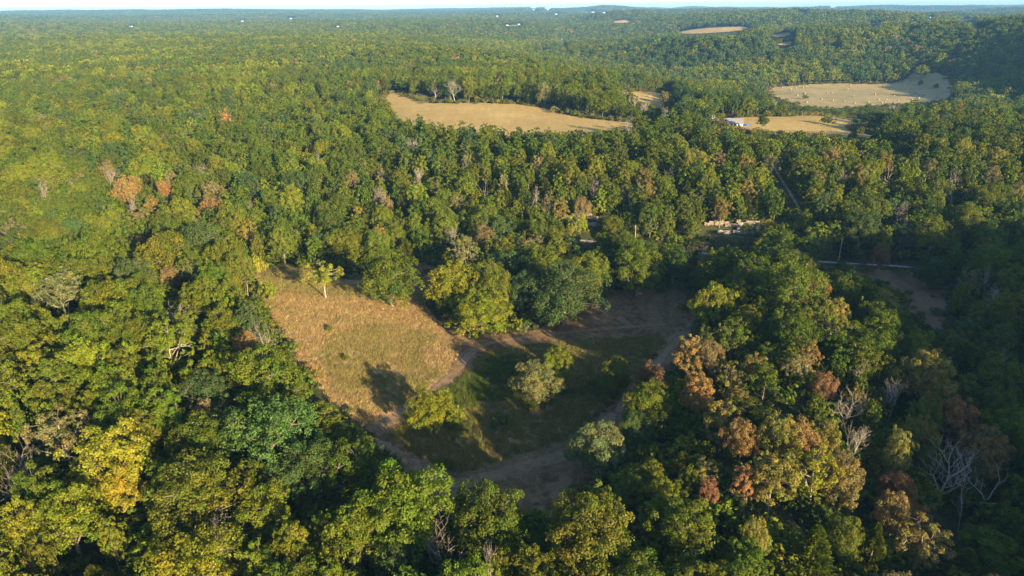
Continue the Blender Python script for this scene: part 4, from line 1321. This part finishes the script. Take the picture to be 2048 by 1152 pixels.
# ------------------------------------------------------------------ tall grass in the clearing
def tuft(seed, nb, rad, h0, h1):
    rng = np.random.default_rng(seed)
    a = rng.uniform(0, 6.28, nb); q = rad * np.sqrt(rng.random(nb))
    b0 = np.stack([q * np.cos(a), q * np.sin(a), np.full(nb, -.05)], 1)
    d = rng.normal(size=(nb, 3)); d[:, 2] = 0; d /= np.linalg.norm(d, axis=1)[:, None]
    hh = rng.uniform(h0, h1, nb)
    tip = b0 + d * (hh * rng.uniform(.1, .6, nb))[:, None]; tip[:, 2] = hh
    sd = np.cross(d, [0, 0, 1.]) * rng.uniform(.03, .07, nb)[:, None]
    V = np.stack([b0 - sd, b0 + sd, tip], 1).reshape(-1, 3)
    F = np.arange(3 * nb).reshape(-1, 3)
    c = np.zeros((nb, 3, 4)); c[..., 0] = np.clip(rng.normal(.5, .2, nb), 0, 1)[:, None]; c[..., 1] = np.clip(rng.normal(.55, .18, nb), 0, 1)[:, None]; c[..., 3] = 1
    return mesh_np(f'tuft{seed}', V, F, (M['leaf'],), c.reshape(-1, 4))
TUFT = [tuft(900 + i, 70, .75, .2, .55) for i in range(3)] + [tuft(910 + i, 60, .6, .4, .95) for i in range(2)]
n = 34000
lo, hi = CLEAR.min(0), CLEAR.max(0)
x = RNG.uniform(lo[0], hi[0], n); y = RNG.uniform(lo[1], hi[1], n)
sl = inside(SLOPE, x, y); isl = inside(ISLAND, x, y)
green = fbm(x / 11, y / 11, 41) + .22 * sstep(156, 174, y) * sl
g2 = fbm(x / 5, y / 5, 43)
k = (sl | isl) & ~near_track(x, y, -.2)
x, y, sl, isl, green, g2 = x[k], y[k], sl[k], isl[k], green[k], g2[k]
straw, strawg, weed = np.array((.36, .27, .12)), np.array((.22, .20, .06)), np.array((.095, .13, .022))
pink = np.array((.34, .215, .11))
w = sstep(.48, .66, green)[:, None]
base = straw * .75 + pink * .25 + (pink - straw) * (g2[:, None] - .5) * .8
tn = np.where(sl[:, None], base * (1 - w * .75) + strawg * w * .75, strawg * .95 * (1 - w) + weed * w)
tn = tn * RNG.uniform(.8, 1.2, (len(x), 1))
tall = isl & (green > .57)
n2 = 26000
x2 = RNG.uniform(lo[0], hi[0], n2); y2 = RNG.uniform(lo[1], hi[1], n2)
k = inside(CLEAR, x2, y2) & ~inside(SLOPE, x2, y2) & ~inside(ISLAND, x2, y2)
x2, y2 = x2[k], y2[k]
q2 = fbm(x2 / 3.5, y2 / 9, 61)
k = q2 > .40
x2, y2, q2 = x2[k], y2[k], q2[k]
t2 = np.array((.19, .125, .065)) + (q2[:, None] - .4) * np.array((.55, .45, .26))
t2 = t2 * RNG.uniform(.7, 1.25, (len(x2), 1))
va1 = np.where(tall, RNG.integers(3, 5, len(x)), RNG.integers(0, 3, len(x)))
s = np.concatenate([RNG.uniform(.6, 1.15, len(x)), RNG.uniform(.5, 1.1, len(x2))])
sz = s * np.concatenate([np.ones(len(x)), np.full(len(x2), .38)])
va = np.concatenate([va1, RNG.integers(0, 3, len(x2))])
x, y, tn = np.concatenate([x, x2]), np.concatenate([y, y2]), np.concatenate([tn, t2])
scatter('grass', x, y, T(x, y) + .05, RNG.uniform(0, 6.28, len(x)), np.stack([s, s, sz], 1), va, tn, list(enumerate(TUFT)), kind='stuff', label='dry tall grass and weeds on the clearing', category='grass')

# ------------------------------------------------------------------ rock ledges above the road
def rock_mesh(seed, sx, sy, sz):
    rng = np.random.default_rng(seed)
    bm = bmesh.new()
    bmesh.ops.create_cube(bm, size=1)
    bmesh.ops.subdivide_edges(bm, edges=bm.edges[:], cuts=3, use_grid_fill=True)
    for v in bm.verts:
        c = v.co.copy()
        v.co.x = c.x * sx * (1 + rng.normal(0, .05)); v.co.y = (c.y + rng.normal(0, .13)) * sy
        v.co.z = (c.z + rng.normal(0, .12) - .25 * abs(c.x) * rng.random()) * sz
    me = bpy.data.meshes.new('stone'); bm.to_mesh(me); bm.free()
    me.materials.append(M['stone'])
    me['span'] = sx
    return me
ROCKS = [rock_mesh(i, rs.uniform(1.4, 4.6), rs.uniform(1.3, 1.9), rs.uniform(.45, 1.0)) for i in range(12)]
for (lab, pix) in (('long pale limestone ledge in the wooded bank above the gravel road', [(1398, 448), (1500, 452)]), ('second pale limestone ledge just beneath the long one', [(1425, 464), (1505, 466)]),
                   ('broken limestone ledge behind the tall white-trunked tree', [(1120, 431), (1225, 437)]), ('grey rock step under the broken limestone ledge', [(1165, 447), (1235, 452)])):
    a, b_ = at(*pix[0]), at(*pix[1])
    z = float(T(np.array([(a[0] + b_[0]) / 2]), np.array([(a[1] + b_[1]) / 2]))[0])
    o = thing('rock_ledge', lab, 'rock ledge', ((a[0] + b_[0]) / 2, (a[1] + b_[1]) / 2, z), math.atan2(b_[1] - a[1], b_[0] - a[0]), 'limestone ledges above the road')
    ln = float(np.hypot(*(b_ - a)))
    for row in range(3):
        xx = -ln / 2 + rs.uniform(0, 2) + row * 1.5
        while xx < ln / 2:
            me = ROCKS[rs.randrange(len(ROCKS))]
            sp = me['span']
            if row == 0 or rs.random() < .55:
                lz_ = float(T(np.array([o.location.x + (xx + sp / 2) * math.cos(o.rotation_euler.z)]), np.array([o.location.y + (xx + sp / 2) * math.sin(o.rotation_euler.z)]))[0]) - z
                c = add('stone', me, o)
                c.location = (xx + sp / 2, row * .55 + rs.uniform(-.25, .25), lz_ + .12 + row * .55 + rs.uniform(-.1, .1))
                c.rotation_euler = (rs.uniform(-.1, .1), rs.uniform(-.06, .06), rs.uniform(-.18, .18))
            xx += sp * rs.uniform(.85, 1.25)

# ------------------------------------------------------------------ utility poles
def utility_pole(u, v, h, label, wires=None):
    g = at(u, v); z = float(T(np.array([g[0]]), np.array([g[1]]))[0])
    o = thing('utility_pole', label, 'utility pole', (g[0], g[1], z), R(70), 'poles along the gravel road')
    V, F = [], []
    tube(V, F, np.array([[0, 0, -.5], [.02, 0, h / 2], [0, .03, h]]), np.array([.17, .15, .11]), 8)
    add('pole', tubes_mesh('pole', V, F, M['wood']), o)
    add('crossarm', boxes('crossarm', M['wood'], [(0, .12, h - .5, 2.2, .12, .14)]), o)
    for s in (-.95, -.4, .4, .95):
        V, F = [], []
        tube(V, F, np.array([[s, .12, h - .43], [s, .12, h - .3], [s, .12, h - .22]]), np.array([.05, .06, .03]), 6)
        add('insulator', tubes_mesh('insulator', V, F, M['insul']), o)
    return o, Vector((g[0], g[1], z + h - .3))
p1, a1 = utility_pole(1676, 526, 7.8, 'wooden utility pole with crossarm beside the gravel road')
p2, a2 = utility_pole(1269, 494, 7.5, 'pale wooden pole by the road bank, left of the ridge')
p3, a3 = utility_pole(2110, 545, 8.0, 'wooden pole beyond the right border by the road')
for (s, e, lab) in ((a2, a1, 'power line between the two poles along the road'), (a1, a3, 'power line running right from the crossarm pole')):
    for side in (-1,):
        V, F = [], []
        t = np.linspace(0, 1, 24)[:, None]
        P = np.array(s) * (1 - t) + np.array(e) * t
        P[:, 2] -= 4 * 1.3 * (t * (1 - t))[:, 0]
        tube(V, F, P, np.full(24, .02), 4)
        add('power_line', tubes_mesh('power_line', V, F, M['wire']), label=lab, category='wire')

# ------------------------------------------------------------------ houses
def house(u, v, lx, ly, hw, hr, label, roof='roof', rz=0.0, windows=2, name='house', g=None):
    g = at(u, v) if g is None else g
    z = float(T(np.array([g[0]]), np.array([g[1]]))[0])
    o = thing(name, label, 'house' if name == 'house' else 'barn', (g[0], g[1], z), rz)
    # walls with gables
    V = [(-lx / 2, -ly / 2, -.6), (lx / 2, -ly / 2, -.6), (lx / 2, ly / 2, -.6), (-lx / 2, ly / 2, -.6), (-lx / 2, -ly / 2, hw), (lx / 2, -ly / 2, hw), (lx / 2, ly / 2, hw), (-lx / 2, ly / 2, hw), (-lx / 2, 0, hw + hr), (lx / 2, 0, hw + hr)]
    F = [(0, 1, 5, 4), (2, 3, 7, 6), (1, 2, 6, 5), (3, 0, 4, 7), (5, 6, 9, 9), (7, 4, 8, 8)]
    me = bpy.data.meshes.new('wall'); me.from_pydata(V, [], [f if f[2] != f[3] else f[:3] for f in F]); me.materials.append(M['white'])
    add('wall', me, o)
    e = .45; t = .12
    sl = hr / (ly / 2)
    V = []
    for x in (-lx / 2 - e, lx / 2 + e):
        V += [(x, -ly / 2 - e, hw - e * sl + .02), (x, 0, hw + hr + .02), (x, ly / 2 + e, hw - e * sl + .02), (x, -ly / 2 - e, hw - e * sl + t + .02), (x, 0, hw + hr + t + .02), (x, ly / 2 + e, hw - e * sl + t + .02)]
    F = [(0, 1, 7, 6), (1, 2, 8, 7), (3, 9, 10, 4), (4, 10, 11, 5), (0, 6, 9, 3), (2, 5, 11, 8), (0, 3, 4, 1), (1, 4, 5, 2), (6, 7, 10, 9), (7, 8, 11, 10)]
    me = bpy.data.meshes.new('roof'); me.from_pydata(V, [], F); me.materials.append(M[roof])
    add('roof', me, o)
    for i in range(windows):
        xx = (i + 1) / (windows + 2) * lx - lx / 2
        add('window', boxes('window', M['glass'], [(xx, -ly / 2 - .02, hw * .58, 1.1, .06, 1.2)]), o)
    if windows:
        add('door', boxes('door', M['wood'], [((windows + 1) / (windows + 2) * lx - lx / 2, -ly / 2 - .02, 1.0, 1.0, .06, 2.1)]), o)
    return o
house(1468, 251, 7.5, 7.0, 1.7, 1.9, 'white house with grey metal roof in the upland hay field', rz=R(-8))
house(1413, 243, 6, 5, 2.5, 1.6, 'small pale shed half hidden behind the light green trees by the house', name='barn', rz=R(12), windows=0)
FARLAB = {0: 'white silo barn in the far valley', 1: 'white house at the end of a far pale pasture', 2: 'second white house right of the one at the far pale pasture', 3: 'tiny white house on the skyline above the valley', 4: 'tiny white house on the skyline, right of its twin', 5: 'long white building on the far ridge, left of two',
          6: 'long white building on the far ridge, right of two', 7: 'white farm building below the skyline houses', 8: 'pale long building on the far left plateau', 9: 'small white house far off above the left forest', 10: 'red-roofed house far off in the left forest', 11: 'lone white house on the far slope left of the valley',
          12: 'red-roofed white building on the right skyline', 13: 'white house among far trees under the right skyline', 14: 'pale domed barn far off at the right', 15: 'white house on the far left plateau under the skyline'}
for i, (u, v, kd) in enumerate(HOUSEPIX):
    gg = at(u, v)
    dist = float(np.hypot(*gg))
    k = min(1.2, max(.8, dist / 3600))
    house(u, v, 9 * k * (1.6 if 'long' in FARLAB[i] else 1), 7 * k, 3.2 * k, 2.2 * k, FARLAB[i], 'redroof' if kd == 2 else 'roof', R(rs.uniform(-30, 30)), 0 if dist > 1800 else 2, 'barn' if 'barn' in FARLAB[i] or 'building' in FARLAB[i] else 'house', gg)
    if kd == 1:
        so = thing('silo', 'white round silo beside the barn in the far valley', 'silo', (gg[0] - 9, gg[1] + 2, float(T(gg[:1], gg[1:])[0])))
        V, F = [], []
        tube(V, F, np.array([[0, 0, -.5], [0, 0, 4], [0, 0, 12], [0, 0, 12.01]]), np.array([2.6, 2.6, 2.6, 2.6]), 16)
        add('tower', tubes_mesh('tower', V, F, M['white']), so)
        V, F = [], []
        tube(V, F, np.array([[0, 0, 12], [0, 0, 13.2], [0, 0, 14.2], [0, 0, 14.5]]), np.array([2.7, 2.3, 1.2, .1]), 16)
        add('cap', tubes_mesh('cap', V, F, M['roof']), so)
g = at(1493, 252)
add('tarp', boxes('tarp', M['blue'], [(g[0], g[1], float(T(np.array([g[0]]), np.array([g[1]]))[0]) + .5, 3.2, 1.6, 1.0)]), label='blue covered stack beside the white house', category='tarp')

# ------------------------------------------------------------------ hay rolls in the valley field
V, F = [], []
tube(V, F, np.array([[-.7, 0, .72], [-.68, 0, .72], [.68, 0, .72], [.7, 0, .72]]), np.array([.05, .75, .75, .05]), 12)
roll = tubes_mesh('hay_roll', V, F, M['hayroll'])
lo, hi = HAY4.min(0), HAY4.max(0)
k = 0
while k < 46:
    x, y = rs.uniform(lo[0], hi[0]), rs.uniform(lo[1], hi[1])
    if not inside(smooth_poly(HAY4, 2), np.array([x]), np.array([y]))[0] or x > 400:
        continue
    o = add('hay_roll', roll, label='round hay roll lying in the valley hay field', category='hay roll', group='hay rolls in the valley field')
    o.location = (x, y, float(T(np.array([x]), np.array([y]))[0]) + .25); o.rotation_euler = (0, 0, rs.uniform(0, 3.1)); o.scale = (.9,) * 3
    k += 1
rolls = [o for o in COL.objects if o.name.startswith('hay_roll')]
ru = project(np.array([o.location.x for o in rolls]), np.array([o.location.y for o in rolls]), np.array([o.location.z for o in rolls]))[0]
for i, j in enumerate(np.argsort(ru)):
    rolls[j]['label'] = f'round hay roll in the valley hay field, {nth(i + 1)} from the left'

# ------------------------------------------------------------------ haze
hz = boxes('haze', None, [(0, 5200, 48, 30000, 11600, 126)]) if False else None
lo_z, hi_z = float(min(GZ.min(), -9)) - 1.0, 140.0
me = mesh_np('haze', [(-14500, -420, lo_z), (14500, -420, lo_z), (14500, 12000, lo_z), (-14500, 12000, lo_z), (-14500, -420, hi_z), (14500, -420, hi_z), (14500, 12000, hi_z), (-14500, 12000, hi_z)],
             [(3, 2, 1, 0), (4, 5, 6, 7), (0, 1, 5, 4), (1, 2, 6, 5), (2, 3, 7, 6), (3, 0, 4, 7)])
m = bpy.data.materials.new('haze'); m.use_nodes = True
nt = m.node_tree; nt.nodes.remove(nt.nodes['Principled BSDF'])
pv = nt.nodes.new('ShaderNodeVolumePrincipled')
pv.inputs['Color'].default_value = (.23, .54, 1.0, 1)
pv.inputs['Density'].default_value = 0.98e-4
pv.inputs['Anisotropy'].default_value = 0.0
nt.links.new(pv.outputs[0], nt.nodes['Material Output'].inputs['Volume'])
me.materials.append(m)
add('haze', me, kind='stuff', label='thin blue haze lying over the far hills', category='haze')
